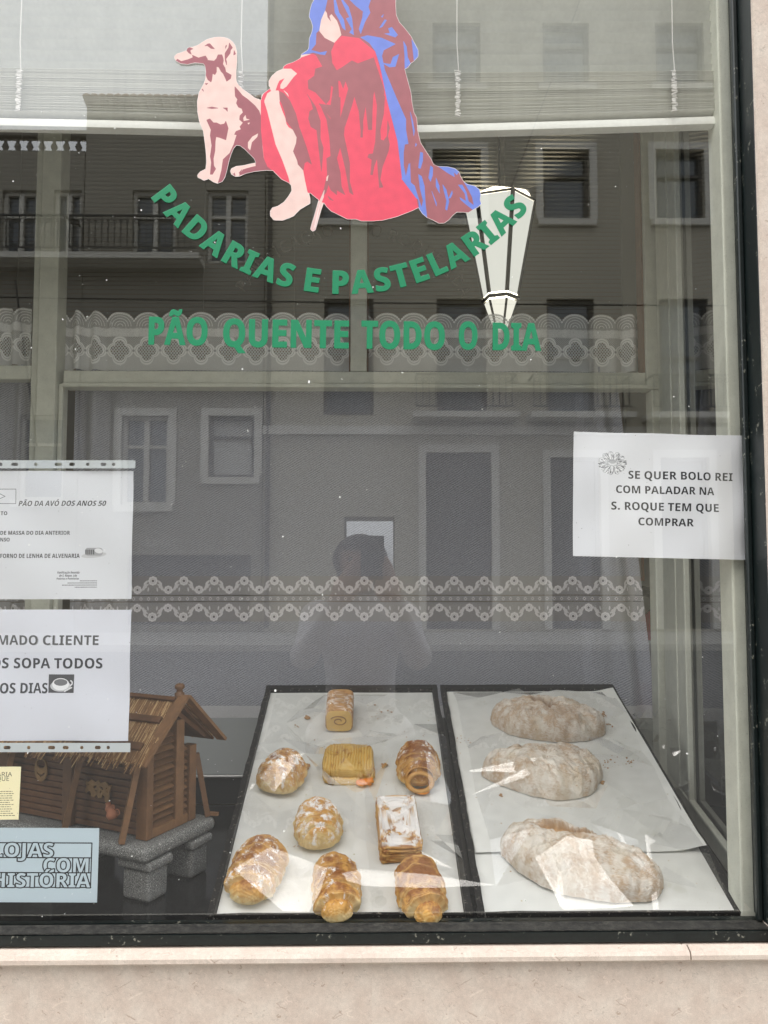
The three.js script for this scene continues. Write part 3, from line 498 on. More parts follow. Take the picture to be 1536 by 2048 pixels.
// ---------- things in the shop ----------
{ // lit lantern
  const z = PZ - 0.24, t = thing('lantern', 'lit six sided glass lantern hanging in the shop behind the lace', 'lantern');
  const c = P(1000, 500, z), yT = P(1000, 413, z).y, yM = P(1000, 593, z).y, yM2 = P(1000, 606, z).y, yB = P(1000, 668, z).y, k = (c.z - camera.position.z) / -FOCAL;
  const rT = 72 * k, rM = 36 * k, rN = 34 * k, rB = 11 * k, iron = M({ color: lin(0.05, 0.047, 0.042), roughness: 0.75 });
  const glow = (e, col) => M({ color: lin(0.2, 0.2, 0.185), emissive: col, emissiveIntensity: e, roughness: 0.5, side: THREE.DoubleSide }), up = glow(0.29, lin(0.99, 1, 0.9)), low = glow(0.37, lin(1, 0.98, 0.84));
  const rot = 0.32, ringPt = (r, y, a) => V(c.x + Math.cos(a) * r, y, c.z + Math.sin(a) * r);
  for (let i = 0; i < 6; i++) {
    const a = rot + i * Math.PI / 3, b = rot + (i + 1) * Math.PI / 3, da = 0.05;
    const panel = (y0, r0, y1, r1, m) => { const A = ringPt(r0, y0, a + da), B = ringPt(r0, y0, b - da), C = ringPt(r1, y1, b - da), D = ringPt(r1, y1, a + da), g = new THREE.BufferGeometry(); g.setAttribute('position', new THREE.Float32BufferAttribute([A, B, C, A, C, D].flatMap((v) => v.toArray()), 3)); g.computeVertexNormals(); obj('glass_panel', g, m, t); };
    panel(yM, rM * 0.97, yT, rT * 0.97, up); panel(yB, rB, yM2, rN * 0.97, low);
    obj('glazing_bar', bar(ringPt(rM, yM, a), ringPt(rT, yT, a), 0.011, 0.006), iron, t); obj('glazing_bar', bar(ringPt(rB, yB, a), ringPt(rN, yM2, a), 0.006, 0.005), iron, t);
  }
  const ring = (r, y, w) => { const g = new THREE.TorusGeometry(r, w, 6, 6); g.rotateX(Math.PI / 2); g.rotateY(-rot); g.translate(c.x, y, c.z); return g; };
  obj('ring', ring(rM * 1.0, (yM + yM2) / 2, 0.006), iron, t); obj('ring', ring(rT, yT + 0.004, 0.004), iron, t);
  const tip = new THREE.LatheGeometry([[0.001, -0.05], [0.012, -0.03], [0.007, -0.018], [0.016, 0]].map((p) => new THREE.Vector2(...p)), 10); tip.translate(c.x, yB, c.z); obj('finial', tip, iron, t);
  const cap = new THREE.LatheGeometry([[rT * 1.02, 0], [rT * 0.7, 0.012], [0.03, 0.02], [0.006, 0.04]].map((p) => new THREE.Vector2(...p)), 6); cap.rotateY(-rot); cap.translate(c.x, yT + 0.014, c.z); obj('cap', cap, iron, t);
  obj('rod', tube([V(c.x, yT + 0.05, c.z), V(c.x, 2.9, c.z), V(c.x, 3.199, c.z)], 0.004, 4, 8), iron, t);
  const bulb = new THREE.SphereGeometry(0.03, 12, 10); bulb.translate(c.x, (yT + yM) / 2, c.z); obj('bulb', bulb, glow(2, lin(1, 0.97, 0.85)), t);
  const l = new THREE.PointLight(0xfff6e0, 1.5); l.position.set(c.x, (yT + yM) / 2, c.z); l.castShadow = true; l.shadow.radius = 2; t.add(l);
}
{ // red fire extinguisher glimpsed past the curtain's edge
  const z = PZ - 0.3, c = P(1318, 1300, z), y0 = P(1318, 1425, z).y, y1 = P(1318, 1218, z).y, R = 0.075, h = y1 - y0;
  const t = thing('fire_extinguisher', 'red fire extinguisher behind the right edge of the curtain', 'extinguisher');
  const g = new THREE.LatheGeometry([[0, 0], [R * 0.92, 0], [R, 0.012], [R, h - 0.07], [R * 0.8, h - 0.03], [R * 0.3, h], [0, h]].map((p) => new THREE.Vector2(...p)), 28); g.translate(c.x, y0, z); obj('tank', g, MP({ color: lin(0.32, 0.012, 0.02), roughness: 0.25, clearcoat: 0.6 }), t);
  const blk = M({ color: lin(0.015, 0.015, 0.015), roughness: 0.5 });
  obj('valve', box(c.x - 0.02, c.x + 0.02, y1 + 0.001, y1 + 0.035, z - 0.02, z + 0.02, 0.004), blk, t);
  obj('handle', bar(V(c.x + 0.03, y1 + 0.05, z), V(c.x - 0.09, y1 + 0.075, z), 0.02, 0.008), blk, t);
  obj('hose', tube([V(c.x, y1 + 0.03, z + 0.02), V(c.x - 0.07, y1 + 0.05, z + 0.05), V(c.x - 0.09, y1 - 0.04, z + 0.05), V(c.x - 0.07, y1 - 0.2, z + 0.04)], 0.011, 24, 8), blk, t);
  const lab = new THREE.CylinderGeometry(R + 0.001, R + 0.001, 0.12, 20, 1, true, -1.2, 1.0); lab.translate(c.x, y0 + h * 0.52, z); obj('paper_label', lab, M({ color: lin(0.6, 0.58, 0.55), roughness: 0.6 }), t);
  single('extinguisher_shelf', box(c.x - 0.16, c.x + 0.14, y0 - 0.03, y0 - 0.001, z - 0.12, z + 0.09, 0.003), greyPaint, 'small grey shelf under the red fire extinguisher', 'shelf');
  const f = P(1299, 1128, z), fr = thing('wall_notice', 'small pale notice in an orange frame above the fire extinguisher', 'notice');
  obj('frame', merge([box(f.x - 0.03, f.x + 0.03, f.y + 0.045, f.y + 0.055, z - 0.14, z - 0.13), box(f.x - 0.03, f.x + 0.03, f.y - 0.055, f.y - 0.045, z - 0.14, z - 0.13), box(f.x - 0.03, f.x - 0.022, f.y - 0.0449, f.y + 0.0449, z - 0.14, z - 0.13), box(f.x + 0.022, f.x + 0.03, f.y - 0.0449, f.y + 0.0449, z - 0.14, z - 0.13)]), M({ color: lin(0.4, 0.14, 0.04), roughness: 0.5 }), fr);
  obj('sheet', box(f.x - 0.0219, f.x + 0.0219, f.y - 0.0448, f.y + 0.0448, z - 0.139, z - 0.136), M({ color: lin(0.55, 0.5, 0.4), roughness: 0.7 }), fr);
  single('shop_screen', box(0.83, 2.6, 0.021, 3.19, z - 0.16, z - 0.141), M({ color: lin(0.35, 0.34, 0.28), roughness: 0.7 }), 'pale board wall behind the fire extinguisher', 'wall');
}

// ---------- vinyl letters on the glass ----------
const vinyl = MP({ color: lin(0.006, 0.215, 0.095), roughness: 0.42 });
{
  const z = 0.0002, a = P(330, 393, z), b = P(1030, 413, z), m = P(668, 564, z), A = 2 * (b.x - a.x), B = 2 * (b.y - a.y), C = b.x ** 2 + b.y ** 2 - a.x ** 2 - a.y ** 2, D = 2 * (m.x - a.x), E2 = 2 * (m.y - a.y), F = m.x ** 2 + m.y ** 2 - a.x ** 2 - a.y ** 2, det = A * E2 - B * D;
  const cx = (C * E2 - B * F) / det, cy = (A * F - C * D) / det, R = Math.hypot(a.x - cx, a.y - cy), th = (p) => Math.atan2(p.x - cx, cy - p.y), size = 0.0385, text = 'PADARIAS E PASTELARIAS';
  const ws = [...text].map((c) => c === ' ' ? size * 0.3 : glyphW(font, c, size)), total = ws.reduce((s, w) => s + w, 0), a0 = th(a), a1 = th(b), half0 = ws[0] / 2, half1 = ws[ws.length - 1] / 2, k = (a1 - a0) / (total - half0 - half1);
  const t = thing('vinyl_lettering', 'green vinyl letters in a curve under the sticker: PADARIAS E PASTELARIAS', 'lettering');
  let s = -half0; for (let i = 0; i < text.length; i++) {
    const an = a0 + k * (s + ws[i] / 2); s += ws[i]; if (text[i] === ' ') continue;
    const g = glyphG(font, text[i], size, 0.0004, 0.0013); g.translate(-ws[i] / 2, -size * 0.5, 0); g.scale(R * k * 0.92, 1, 1); g.rotateZ(an); g.translate(cx + Math.sin(an) * R, cy - Math.cos(an) * R, z); obj('letter', g, vinyl, t);
  }
  const u = thing('vinyl_lettering', 'green vinyl letters in a straight line across the lace: PÃO QUENTE TODO O DIA', 'lettering');
  for (const [w, x0, x1, yb, yt] of [['PÃO', 292, 417, 688, 633], ['QUENTE', 443, 700, 692, 637], ['TODO', 722, 892, 696, 641], ['O', 915, 957, 697.5, 643], ['DIA', 981, 1081, 699, 645]]) {
    const p = P(x0, yb, z), e = P(x1, yb + 2, z), sz = (P(x0, yt, z).y - p.y) * 0.98, adv = [...w].map((c) => glyphW(font, c, sz)), sc = Math.hypot(e.x - p.x, e.y - p.y) / adv.reduce((x, y) => x + y, 0);
    let x = 0; [...w].forEach((c, i) => { const g = glyphG(font, c, sz, 0.0004, 0.0013); g.scale(sc, 1, 1); g.translate(x * sc, 0, 0); g.rotateZ(-0.012); g.translate(p.x, p.y, z); obj('letter', g, vinyl, u); x += adv[i]; });
  }
}

// ---------- the printed sticker: a seated robed figure with a dog ----------
{
  const z = 0.0002, conv = (s, ox, oy) => (str) => str.trim().split(/\s+/).map((p) => { const [x, y] = p.split(',').map(Number), w = P(ox + x * s, oy + y * s, z); return [w.x, w.y]; });
  const A = conv(0.15625, 330, 60), B = conv(0.234375, 500, 0), C = conv(0.234375, 500, 200), D = conv(0.15625, 740, 200);
  const cloakRight = [...B('1245,0 1245,50 1250,130 1275,190 1320,240 1375,310 1400,360 1437,430 1437,485 1400,525 1370,545 1350,580 1322,592 1345,680 1375,790 1385,880 1400,960 1425,1010 1430,1095'), ...D('608,371 625,450 650,550 720,660 780,750 815,825 870,850 1000,855 1090,880 1140,920 1165,990 1200,1045 1250,1080 1340,1100 1400,1145 1418,1210 1410,1280 1427,1330 1390,1370 1320,1410 1260,1445 1190,1440 1110,1440 1060,1480 1010,1540 950,1580 880,1582 800,1540 730,1510 670,1460 630,1400 622,1382')];
  const top = B('545,0 560,-60 600,-200 700,-330 850,-380 1000,-330 1130,-200 1220,-80');
  const outline = [...A('118,340 150,305 215,285 275,262 285,235 310,222 360,218 430,190 480,155 540,120 620,97 690,88 760,95 820,115 870,155 905,210 922,280 925,400 915,520 915,650 940,700 1000,760 1080,815 1150,870 1222,895'), ...B('95,850 100,815 125,790 175,752 160,735 160,690 185,650 230,610 280,590 285,570 310,550 370,530 430,497 437,465 490,430 500,410 505,330 528,270 535,230 520,180 503,145 510,90 525,35'), ...top, ...cloakRight, ...C('1380,950 1250,1000 1130,1030 1050,1036 950,1036 905,1020 830,1020 760,985 690,950 650,910 630,880 605,950 580,1040 560,1110 535,1125 515,1105 525,1060 550,980 585,855 560,835 515,797 505,800 515,840 515,885 430,935 370,995 280,1030 205,1028 172,990 172,950 190,920 240,905 290,870 330,820 355,775 350,730 330,710 270,680 230,640 195,605'), ...A('1300,1800 1150,1815 1040,1840 960,1875 900,1880 850,1850 835,1810 850,1775 910,1745 1000,1735 1100,1712 1160,1700 1140,1650 1080,1590 1020,1530 960,1485 915,1480 880,1520 850,1590 820,1690 790,1820 770,1890 735,1945 670,1968 620,1950 560,1910 545,1915 500,1930 420,1890 415,1860 450,1815 520,1780 530,1700 525,1580 510,1450 490,1300 440,1180 415,1050 412,920 435,800 490,700 515,640 522,540 510,460 490,435 380,425 290,445 200,435 140,400 120,370')];
  const xs = outline.map((p) => p[0]), ys = outline.map((p) => p[1]), x0 = Math.min(...xs) - 0.004, y0 = Math.min(...ys) - 0.004, K = 2600, W = Math.ceil((Math.max(...xs) + 0.004 - x0) * K), H = Math.ceil((Math.max(...ys) + 0.004 - y0) * K);
  const pink = '#f6d3cb', mauve = '#a55d68', robe = '#a8626a', red = '#ee4f68', blue = '#7288de';
  const print = canvasOf(W, H, (c) => {
    const path = (p) => { c.beginPath(); p.forEach(([x, y], i) => { const X = (x - x0) * K, Y = H - (y - y0) * K; i ? c.lineTo(X, Y) : c.moveTo(X, Y); }); c.closePath(); };
    const fill = (p, col) => { path(p); c.fillStyle = col; c.fill(); c.strokeStyle = col; c.lineWidth = 2; c.lineJoin = 'round'; c.stroke(); };
    c.fillStyle = pink; c.fillRect(0, 0, W, H);
    // dog
    for (const s of ['275,262 290,235 310,222 360,245 325,260 325,280 340,315 310,300', '510,208 550,180 575,178 635,245 590,240 545,205', '825,170 865,230 840,260 835,300 780,375 790,410 790,450 772,400 768,350 770,300 815,230', '880,325 905,310 885,265', '776,240 790,205 784,196 776,215', '515,690 550,685 530,705', '475,765 495,788 485,760', '140,400 160,375 210,405 300,380 360,355 350,325 430,360 460,350 520,335 545,375 545,390 630,400 660,370 680,320 730,320 745,360 750,395 740,440 770,490 780,540 850,580 840,625 790,660 770,610 745,560 720,535 690,480 660,470 660,540 640,575 610,560 600,640 590,670 550,640 525,580 515,460 490,435 380,425 290,445 200,435', '895,730 950,790 990,840 1060,890 1150,970 1205,1040 1225,1100 1235,1250 1245,1500 1260,1640 1310,1740 1375,1795 1200,1810 1060,1830 950,1865 1000,1790 1100,1760 1165,1745 1160,1700 1140,1650 1020,1530 915,1480 850,1590 790,1820 735,1945 680,1960 700,1900 725,1800 745,1660 830,1580 880,1470 920,1345 890,1340 910,1300 975,1275 960,1240 1000,1190 955,1150 960,1100 1000,1060 985,1010 940,990 915,940 930,890 900,850', '535,1155 575,1140 620,1190 660,1190 710,1215 760,1205 780,1170 810,1260 780,1410 700,1380 655,1370 645,1430 640,1550 620,1650 625,1740 650,1780 610,1850 580,1850 595,1700 580,1620 600,1480 580,1350 590,1280', '540,1000 600,988 680,1003 600,1010', '745,1000 800,1000 800,1045 780,1020', '870,1840 880,1850 890,1830 900,1870 895,1870', '950,1830 985,1790 960,1850']) fill(A(s), mauve);
    for (const s of ['1065,1440 1120,1370 1190,1330 1180,1370 1110,1440 1090,1540 1065,1510', '1005,1130 1030,1095 1040,1140 1080,1150 1010,1165', '1060,1195 1085,1190 1070,1210']) fill(A(s), pink);
    // robe
    fill([...B('285,570 310,550 430,497 540,460 600,490 700,430 720,360 780,305 930,325 1020,370 1070,440 1110,560 1145,700 1165,850'), ...C('1215,150 1260,350 1290,560 1300,680 1370,750 1420,830 1440,925 1380,950 1250,1000 1130,1030 950,1036 905,1020 830,1020 690,950 630,880 585,855 515,797 490,790 330,710 270,680 195,605 150,570 120,500 95,250'), ...B('95,850 125,790 175,752 160,700 185,650 280,590')], red);
    fill([...B('437,465 490,430 505,330 535,230 503,145 545,0'), ...top, ...cloakRight, ...C('1420,830 1300,680 1260,350 1170,0'), ...B('1145,700 1070,440 930,325 780,305 720,365 690,440 600,490 540,460')], robe);
    fill(B('590,300 720,370 690,440 700,540 740,605 790,575 870,520 920,545 1055,495 1090,600 1145,770 1140,900 1110,1109 1085,1109 1085,900 1060,770 1045,860 1040,1109 1010,1109 980,840 960,900 965,1109 945,1109 930,950 890,820 870,900 810,1080 775,1080 770,1020 840,760 815,690 795,755 770,690 750,690 762,900 765,1020 720,1109 690,1010 640,950 590,890 690,900 712,745 690,730 680,850 650,890 560,790 500,760 495,690 550,650 560,590 620,570 570,480 540,440'), robe);
    for (const s of ['595,30 660,130 690,170 700,60 720,-20 770,-20 770,170 850,-20 870,-20 810,180 800,300 830,440 850,540 850,700 880,810 850,790 815,590 770,400 740,500 770,620 780,740 810,810 740,770 740,810 690,770 670,720 650,790 600,850 630,770 660,640 655,500 690,480 680,330 655,170', '490,-45 560,60 600,180 600,330 625,410 610,610 590,440 570,260 520,230 500,160 510,100 540,80 520,10', '900,-30 1000,-30 960,200 960,320 945,320 950,150 930,40', '1010,-30 1050,-30 1035,240 1020,210', '1090,-30 1150,-30 1140,120 1110,260 1115,340 1140,350 1170,310 1175,180 1190,240 1175,310 1190,380 1180,440 1130,570 1110,680 1135,745 1105,750 1095,640 1085,500 1060,560 1045,640 1030,640 1040,510 1005,490 1015,465 1050,460 1070,360', '665,820 710,860 680,850']) fill(C(s), robe);
    // leg, hands, staff
    fill([...B('125,860 150,800 180,780 240,775 260,800 250,880 275,950 300,1010 310,1060 330,1090'), ...C('370,260 400,320 395,370 370,440 405,520 410,550 450,590 470,700 490,790 515,810 515,885 430,935 370,995 280,1030 205,1028 172,990 172,950 190,920 240,905 330,820 355,775 330,660 280,520 220,380 190,260 150,100 125,20')], pink);
    fill([...B('250,780 290,800 340,860 390,970 420,1090'), ...C('430,260 480,400 525,550 490,525 465,540 455,600 410,550 405,520 370,440 395,370 400,320 370,260 310,180 300,110 275,40 255,0')], robe);
    fill(B('160,690 185,650 230,610 290,590 350,590 400,630 370,660 340,700 310,740 280,760 260,755 262,725 300,665 250,690 235,720 215,780 180,775 160,735'), pink);
    fill(B('290,775 330,825 320,800'), pink); fill(B('640,92 655,115 660,150 695,195 680,140 695,125 740,180 760,230 778,300 720,365 640,325 595,270 590,220 605,170 630,120'), pink);
    fill(C('668,645 660,690 652,690 655,660'), pink); fill(C('635,770 628,830 605,890 560,1110 535,1125 515,1105 550,980 600,850'), '#eec6c2'); fill(C('600,870 560,1080 545,1100 575,960'), '#f8dedb');
    // cloak lights
    fill([...B('545,0'), ...B('560,-60 640,-140 660,0 640,90 605,170 590,260 565,285 560,380 520,430 600,450 655,440 640,470 600,465 540,450 440,470 490,430 505,330 535,230 503,145 525,35')], blue);
    for (const s of ['715,-60 715,0 725,110 760,170 790,240 815,260 800,170 760,110', '760,-40 840,60 870,160 885,300 850,280 870,250 820,160 850,150 800,50', '850,0 850,-70 1000,-90 1030,0 1010,60 1025,110 980,190 945,290 930,250 960,150 965,100 900,50', '1105,240 1150,170 1165,175 1130,230', '1150,290 1195,285 1180,245 1210,235 1260,300 1240,320', '1310,355 1335,400 1345,490 1370,545 1322,592 1320,480', '1380,340 1437,430 1437,485 1400,525 1390,430', '1130,540 1200,550 1220,490 1270,465 1240,570 1190,575', '1120,145 1140,125 1130,150']) fill(B(s), blue);
    fill([...B('945,320 1000,305 1120,325 1240,378 1180,410 1140,430 1125,480 1150,600 1250,840 1330,1020 1330,1109'), ...C('1350,375 1320,380 1310,450 1310,560 1330,660 1355,545 1370,700 1440,850'), ...C('1420,840 1300,680 1260,350 1170,0'), ...B('1110,560 1070,440 1020,370')], blue);
    for (const s of ['620,955 660,980 695,1100 710,1350 730,1510 670,1460 630,1400 622,1290 560,1150 400,1010 480,1040 490,880 510,810 515,950 520,1060 570,1100 600,1200 660,1380 680,1290 640,1130', '645,670 675,680 675,780 645,880 620,870', '775,845 805,870 800,970 775,1045 750,1000', '845,1000 885,1100 890,1195 845,1110', '930,1085 975,1150 1010,1300 985,1415 965,1400 980,1290 945,1160', '1050,1165 1055,1200 1030,1255 1005,1260', '790,1170 850,1320 850,1360', '870,850 1000,855 1090,880 1140,920 1110,960 1070,920 1080,985 1000,940', '1200,1045 1250,1080 1340,1100 1400,1145 1418,1210 1410,1280 1427,1330 1320,1410 1230,1340 1160,1280 1150,1250 1230,1300 1215,1200 1130,1090 1180,1090 1230,1180 1260,1300 1330,1355 1310,1250 1260,1150', '515,155 545,260 570,400 560,460 550,380', '585,555 598,575 580,598']) fill(D(s), blue);
    path(outline); c.strokeStyle = '#f4ebe8'; c.lineWidth = 3.2; c.stroke();
    const im = c.getImageData(0, 0, W, H), r = rngOf(9); for (let i = 0; i < im.data.length; i += 4) { const k = 0.93 + 0.05 * (r() - 0.5) + 0.025 * noise3((i / 4 % W) / 60, (i / 4 / W) / 60, 1); im.data[i] *= k; im.data[i + 1] *= k; im.data[i + 2] *= k; } c.putImageData(im, 0, 0);
  });
  const sh = new THREE.Shape(outline.map((p) => new THREE.Vector2(...p))), g = new THREE.ExtrudeGeometry(sh, { depth: 0.0007, bevelEnabled: false }), p = g.attributes.position, uv = new Float32Array(p.count * 2);
  for (let i = 0; i < p.count; i++) { uv[i * 2] = (p.getX(i) - x0) * K / W; uv[i * 2 + 1] = (p.getY(i) - y0) * K / H; }
  g.setAttribute('uv', new THREE.BufferAttribute(uv, 2)); g.translate(0, 0, z);
  const tx = texOf(print);
  single('printed_sticker', g, MP({ map: tx, roughness: 0.45, bumpMap: noiseTex(256, (u, v, n) => { const l = 128 + 60 * n(40, 3, 1) + 30 * n(90, 2, 5); return [l, l, l]; }, false, 5), bumpScale: 0.0001 }), 'cut out vinyl sticker of a seated figure in red and blue robes with a dog', 'sticker');
}

// ---------- papers behind the glass ----------
function sheet(corners, draw, res, curl, z) { // corners BL, BR, TL in photograph places; draws in millimetres from the top left; the sheet is bent a little
  const o = P(...corners[0], z), e = P(...corners[1], z), f = P(...corners[2], z), w = e.distanceTo(o), h = f.distanceTo(o), ux = e.clone().sub(o).normalize(), uy = f.clone().sub(o); uy.addScaledVector(ux, -uy.dot(ux)).normalize();
  const c = canvasOf(Math.round(w * 1000 * res), Math.round(h * 1000 * res), (k) => { k.scale(res, res); const at = (px, py) => { const d = P(px, py, z).sub(o); return [d.dot(ux) * 1000, (h - d.dot(uy)) * 1000]; }; draw(k, w * 1000, h * 1000, at); });
  const g = new THREE.BoxGeometry(w, h, 0.0003, 24, 18, 1), p = g.attributes.position;
  for (let i = 0; i < p.count; i++) { const X = p.getX(i) / w + 0.5, Y = p.getY(i) / h + 0.5, d = curl(X, Y), v = o.clone().addScaledVector(ux, X * w).addScaledVector(uy, Y * h); p.setXYZ(i, v.x, v.y, v.z + p.getZ(i) - d); }
  g.computeVertexNormals(); return [g, c, { o, ux, uy, w, h }];
}
const paperTone = (k, w, h, seed, col = '#e2e3e6') => { k.fillStyle = col; k.fillRect(0, 0, w, h); const r = rngOf(seed); for (let i = 0; i < 26; i++) { k.fillStyle = `rgba(60,55,50,${0.25 + r() * 0.5})`; k.beginPath(); k.arc(r() * w, r() * h, 0.2 + r() * 0.45, 0, 6.3); k.fill(); } };
const words = (k, s, x0, x1, y, px, style = 'bold', col = '#26272b') => { k.fillStyle = col; k.font = `${style} ${px}px sans-serif`; const w = k.measureText(s).width; k.save(); k.translate(x0, y); k.scale((x1 - x0) / w, 1); k.fillText(s, 0, 0); k.restore(); };
const paperMat = (c) => MP({ map: texOf(c), roughness: 0.75, transmission: 0.12, thickness: 0 });
{
  const [g, c] = sheet([[1146, 1112], [1502, 1120], [1148, 863]], (k, w, h, at) => {
    paperTone(k, w, h, 2);
    const T = (s, x0, y0, x1, y1, px) => { const a = at(x0, y0), b = at(x1, y1); words(k, s, a[0], b[0], a[1], px); };
    T('SE QUER BOLO REI', 1257, 957, 1468, 959, 18.5); T('COM PALADAR NA', 1231, 985, 1430, 988, 18); T('S. ROQUE TEM QUE', 1222, 1019, 1440, 1021, 18.5); T('COMPRAR', 1275, 1050, 1389, 1053, 18);
    const [cx, cy] = at(1225, 925), r = rngOf(4); // ring cake in grey print
    k.fillStyle = '#e3e4e6'; k.beginPath(); k.ellipse(cx, cy + 2, 25, 19, 0, 0, 6.3); k.fill(); k.fillStyle = '#b9babd'; k.beginPath(); k.ellipse(cx, cy - 2, 6.5, 4, 0, 0, 6.3); k.fill();
    for (let i = 0; i < 260; i++) { const a = r() * 6.28, R = 0.32 + r() * 0.66; k.strokeStyle = r() < 0.55 ? `rgba(60,62,66,${0.3 + r() * 0.6})` : `rgba(250,250,250,${0.4 + r() * 0.5})`; k.lineWidth = 0.4 + r() * 0.9; k.beginPath(); k.moveTo(cx + Math.cos(a) * 25 * R, cy + 1 + Math.sin(a) * 19 * R); k.lineTo(cx + Math.cos(a + 0.08 * (r() - 0.5)) * 25 * Math.min(1, R + 0.2), cy + 1 + Math.sin(a) * 19 * Math.min(1, R + 0.2)); k.stroke(); }
    k.strokeStyle = '#8d8f94'; k.lineWidth = 0.6; for (let i = 0; i < 11; i++) { const a = i * 0.571; k.beginPath(); k.ellipse(cx + Math.cos(a) * 16, cy + 1 + Math.sin(a) * 12, 8, 4.5, a, 0, 6.3); k.stroke(); }
  }, 5, (X, Y) => 0.0035 * Math.sin(X * 7 + Y * 3) ** 2 + 0.005 * sstep(0.9, 1, X) * Math.sin(Y * 5 + 1) ** 2 + 0.0012 * Math.sin(Y * 9 - X * 11), -0.006);
  single('notice_sheet', g, paperMat(c), 'white sheet at the right of the glass beginning SE QUER BOLO REI', 'notice');
}
const sleeveStrip = (strip) => strip;
const clear = MP({ color: 0xffffff, transmission: 1, thickness: 0, roughness: 0.06, ior: 1.45 });
function sleeve(t, o, ux, uy, x0, x1, y0, y1, sy0, sy1, z) { // clear pocket with a punched white strip; local metres
  const pt = (x, y, dz) => o.clone().addScaledVector(ux, x).addScaledVector(uy, y).add(V(0, 0, dz));
  const pg = new THREE.PlaneGeometry(1, 1, 16, 8), pp = pg.attributes.position;
  for (let i = 0; i < pp.count; i++) { const v = pt(lerp(x0, x1, pp.getX(i) + 0.5), lerp(y0, y1, pp.getY(i) + 0.5), z + 0.0008 * Math.sin(i * 1.7)); pp.setXYZ(i, v.x, v.y, v.z); } pg.computeVertexNormals();
  obj('clear_pocket', pg, clear, t);
  const s = new THREE.Shape([[x0, sy0], [x1, sy0], [x1, sy1], [x0, sy1]].map((p) => new THREE.Vector2(...p))), my = (sy0 + sy1) / 2;
  for (const [d, l] of [[0.036, 0.004], [0.053, 0.009], [0.079, 0.0045], [0.105, 0.009], [0.128, 0.011], [0.165, 0.0045], [0.2, 0.011], [0.226, 0.011], [0.25, 0.0045], [0.28, 0.009]]) { const h = new THREE.Path(), cx = x1 - d; h.moveTo(cx - l / 2 + 0.0025, my - 0.0028); h.lineTo(cx + l / 2 - 0.0025, my - 0.0028); h.absarc(cx + Math.max(0, l / 2 - 0.0025), my, 0.0028, -Math.PI / 2, Math.PI / 2, false); h.lineTo(cx - l / 2 + 0.0025, my + 0.0028); h.absarc(cx - Math.max(0, l / 2 - 0.0025), my, 0.0028, Math.PI / 2, Math.PI * 1.5, false); s.holes.push(h); }
  const g = new THREE.ExtrudeGeometry(s, { depth: 0.0003, bevelEnabled: false, curveSegments: 6 }), m = new THREE.Matrix4().makeBasis(ux, uy, ux.clone().cross(uy)).setPosition(pt(0, 0, z + 0.0002)); g.applyMatrix4(m);
  obj('punched_strip', g, MP({ color: lin(0.6, 0.64, 0.65), roughness: 0.4, transmission: 0.2, thickness: 0 }), t);
}
{
  const t = thing('notice_sheet', 'punched clear sleeve holding a sheet headed PÃO DA AVÓ DOS ANOS 50', 'notice');
  const [g, c, L] = sheet([[-92, 1199], [262, 1198], [-92, 942]], (k, w, h, at) => {
    paperTone(k, w, h, 5, '#e0e2e6');
    const T = (s, x0, y, x1, px, st = 'bold', col) => { const a = at(x0, y), b = at(x1, y); words(k, s, a[0], b[0], a[1], px, st, col); };
    const [bx, by] = at(30, 1007), [, b2] = at(30, 978); k.strokeStyle = '#55585d'; k.lineWidth = 0.8; k.strokeRect(bx - 48, b2, 48, by - b2); k.beginPath(); k.moveTo(bx - 34, b2 + 4); k.lineTo(bx - 18, (by + b2) / 2); k.lineTo(bx - 34, by - 5); k.stroke();
    T('PÃO DA AVÓ DOS ANOS 50', 34, 1012, 211, 12, 'italic bold'); T('TO', 0, 1030, 14, 8.5); T('DE MASSA DO DIA ANTERIOR', 0, 1070, 139, 9); T('NSO', 0, 1083, 20, 8.5); T('FORNO DE LENHA DE ALVENARIA', 0, 1116, 158, 9.5);
    const [ox, oy] = at(187, 1103); k.fillStyle = '#c9cacc'; k.beginPath(); k.ellipse(ox, oy + 6, 21, 4.5, -0.1, 0, 6.3); k.fill(); k.fillStyle = '#a7a8ab'; k.beginPath(); k.roundRect(ox - 15, oy - 6, 30, 13, 5); k.fill(); k.fillStyle = '#3e3f43'; for (let i = 0; i < 5; i++) k.fillRect(ox - 14 + i * 3.2, oy - 3, 1.6, 8); k.fillStyle = '#e4e5e7'; k.beginPath(); k.ellipse(ox + 8, oy - 1, 7, 4, 0.2, 0, 6.3); k.fill();
    T('Panificação Reunida', 114, 1147, 158, 5, 'italic bold'); T('de S. Roque, Lda', 118, 1153, 153, 5, 'italic bold'); T('Padarias e Pastelarias', 113, 1159, 157, 4.2, 'italic bold');
    const r = rngOf(12); for (let l = 0; l < 4; l++) { const [x1, y] = at(193, 1161 + l * 4.2); let x = x1; const end = at([160, 137, 125, 150][l], 1160)[0]; while (x > end) { const w2 = 0.8 + r() * 2; k.fillStyle = 'rgba(40,42,46,.75)'; k.fillRect(x - w2, y, w2, 1.3); x -= w2 + 0.6; } }
  }, 5, (X, Y) => 0.002 * Math.sin(X * 5 + Y * 4) ** 2 + 0.001 * Math.sin(Y * 8 + X * 7), -0.008);
  obj('sheet', g, paperMat(c), t); sleeve(t, L.o, L.ux, L.uy, -0.003, L.w + 0.004, -0.003, L.h + 0.019, L.h + 0.004, L.h + 0.0175, 0.0025);
}
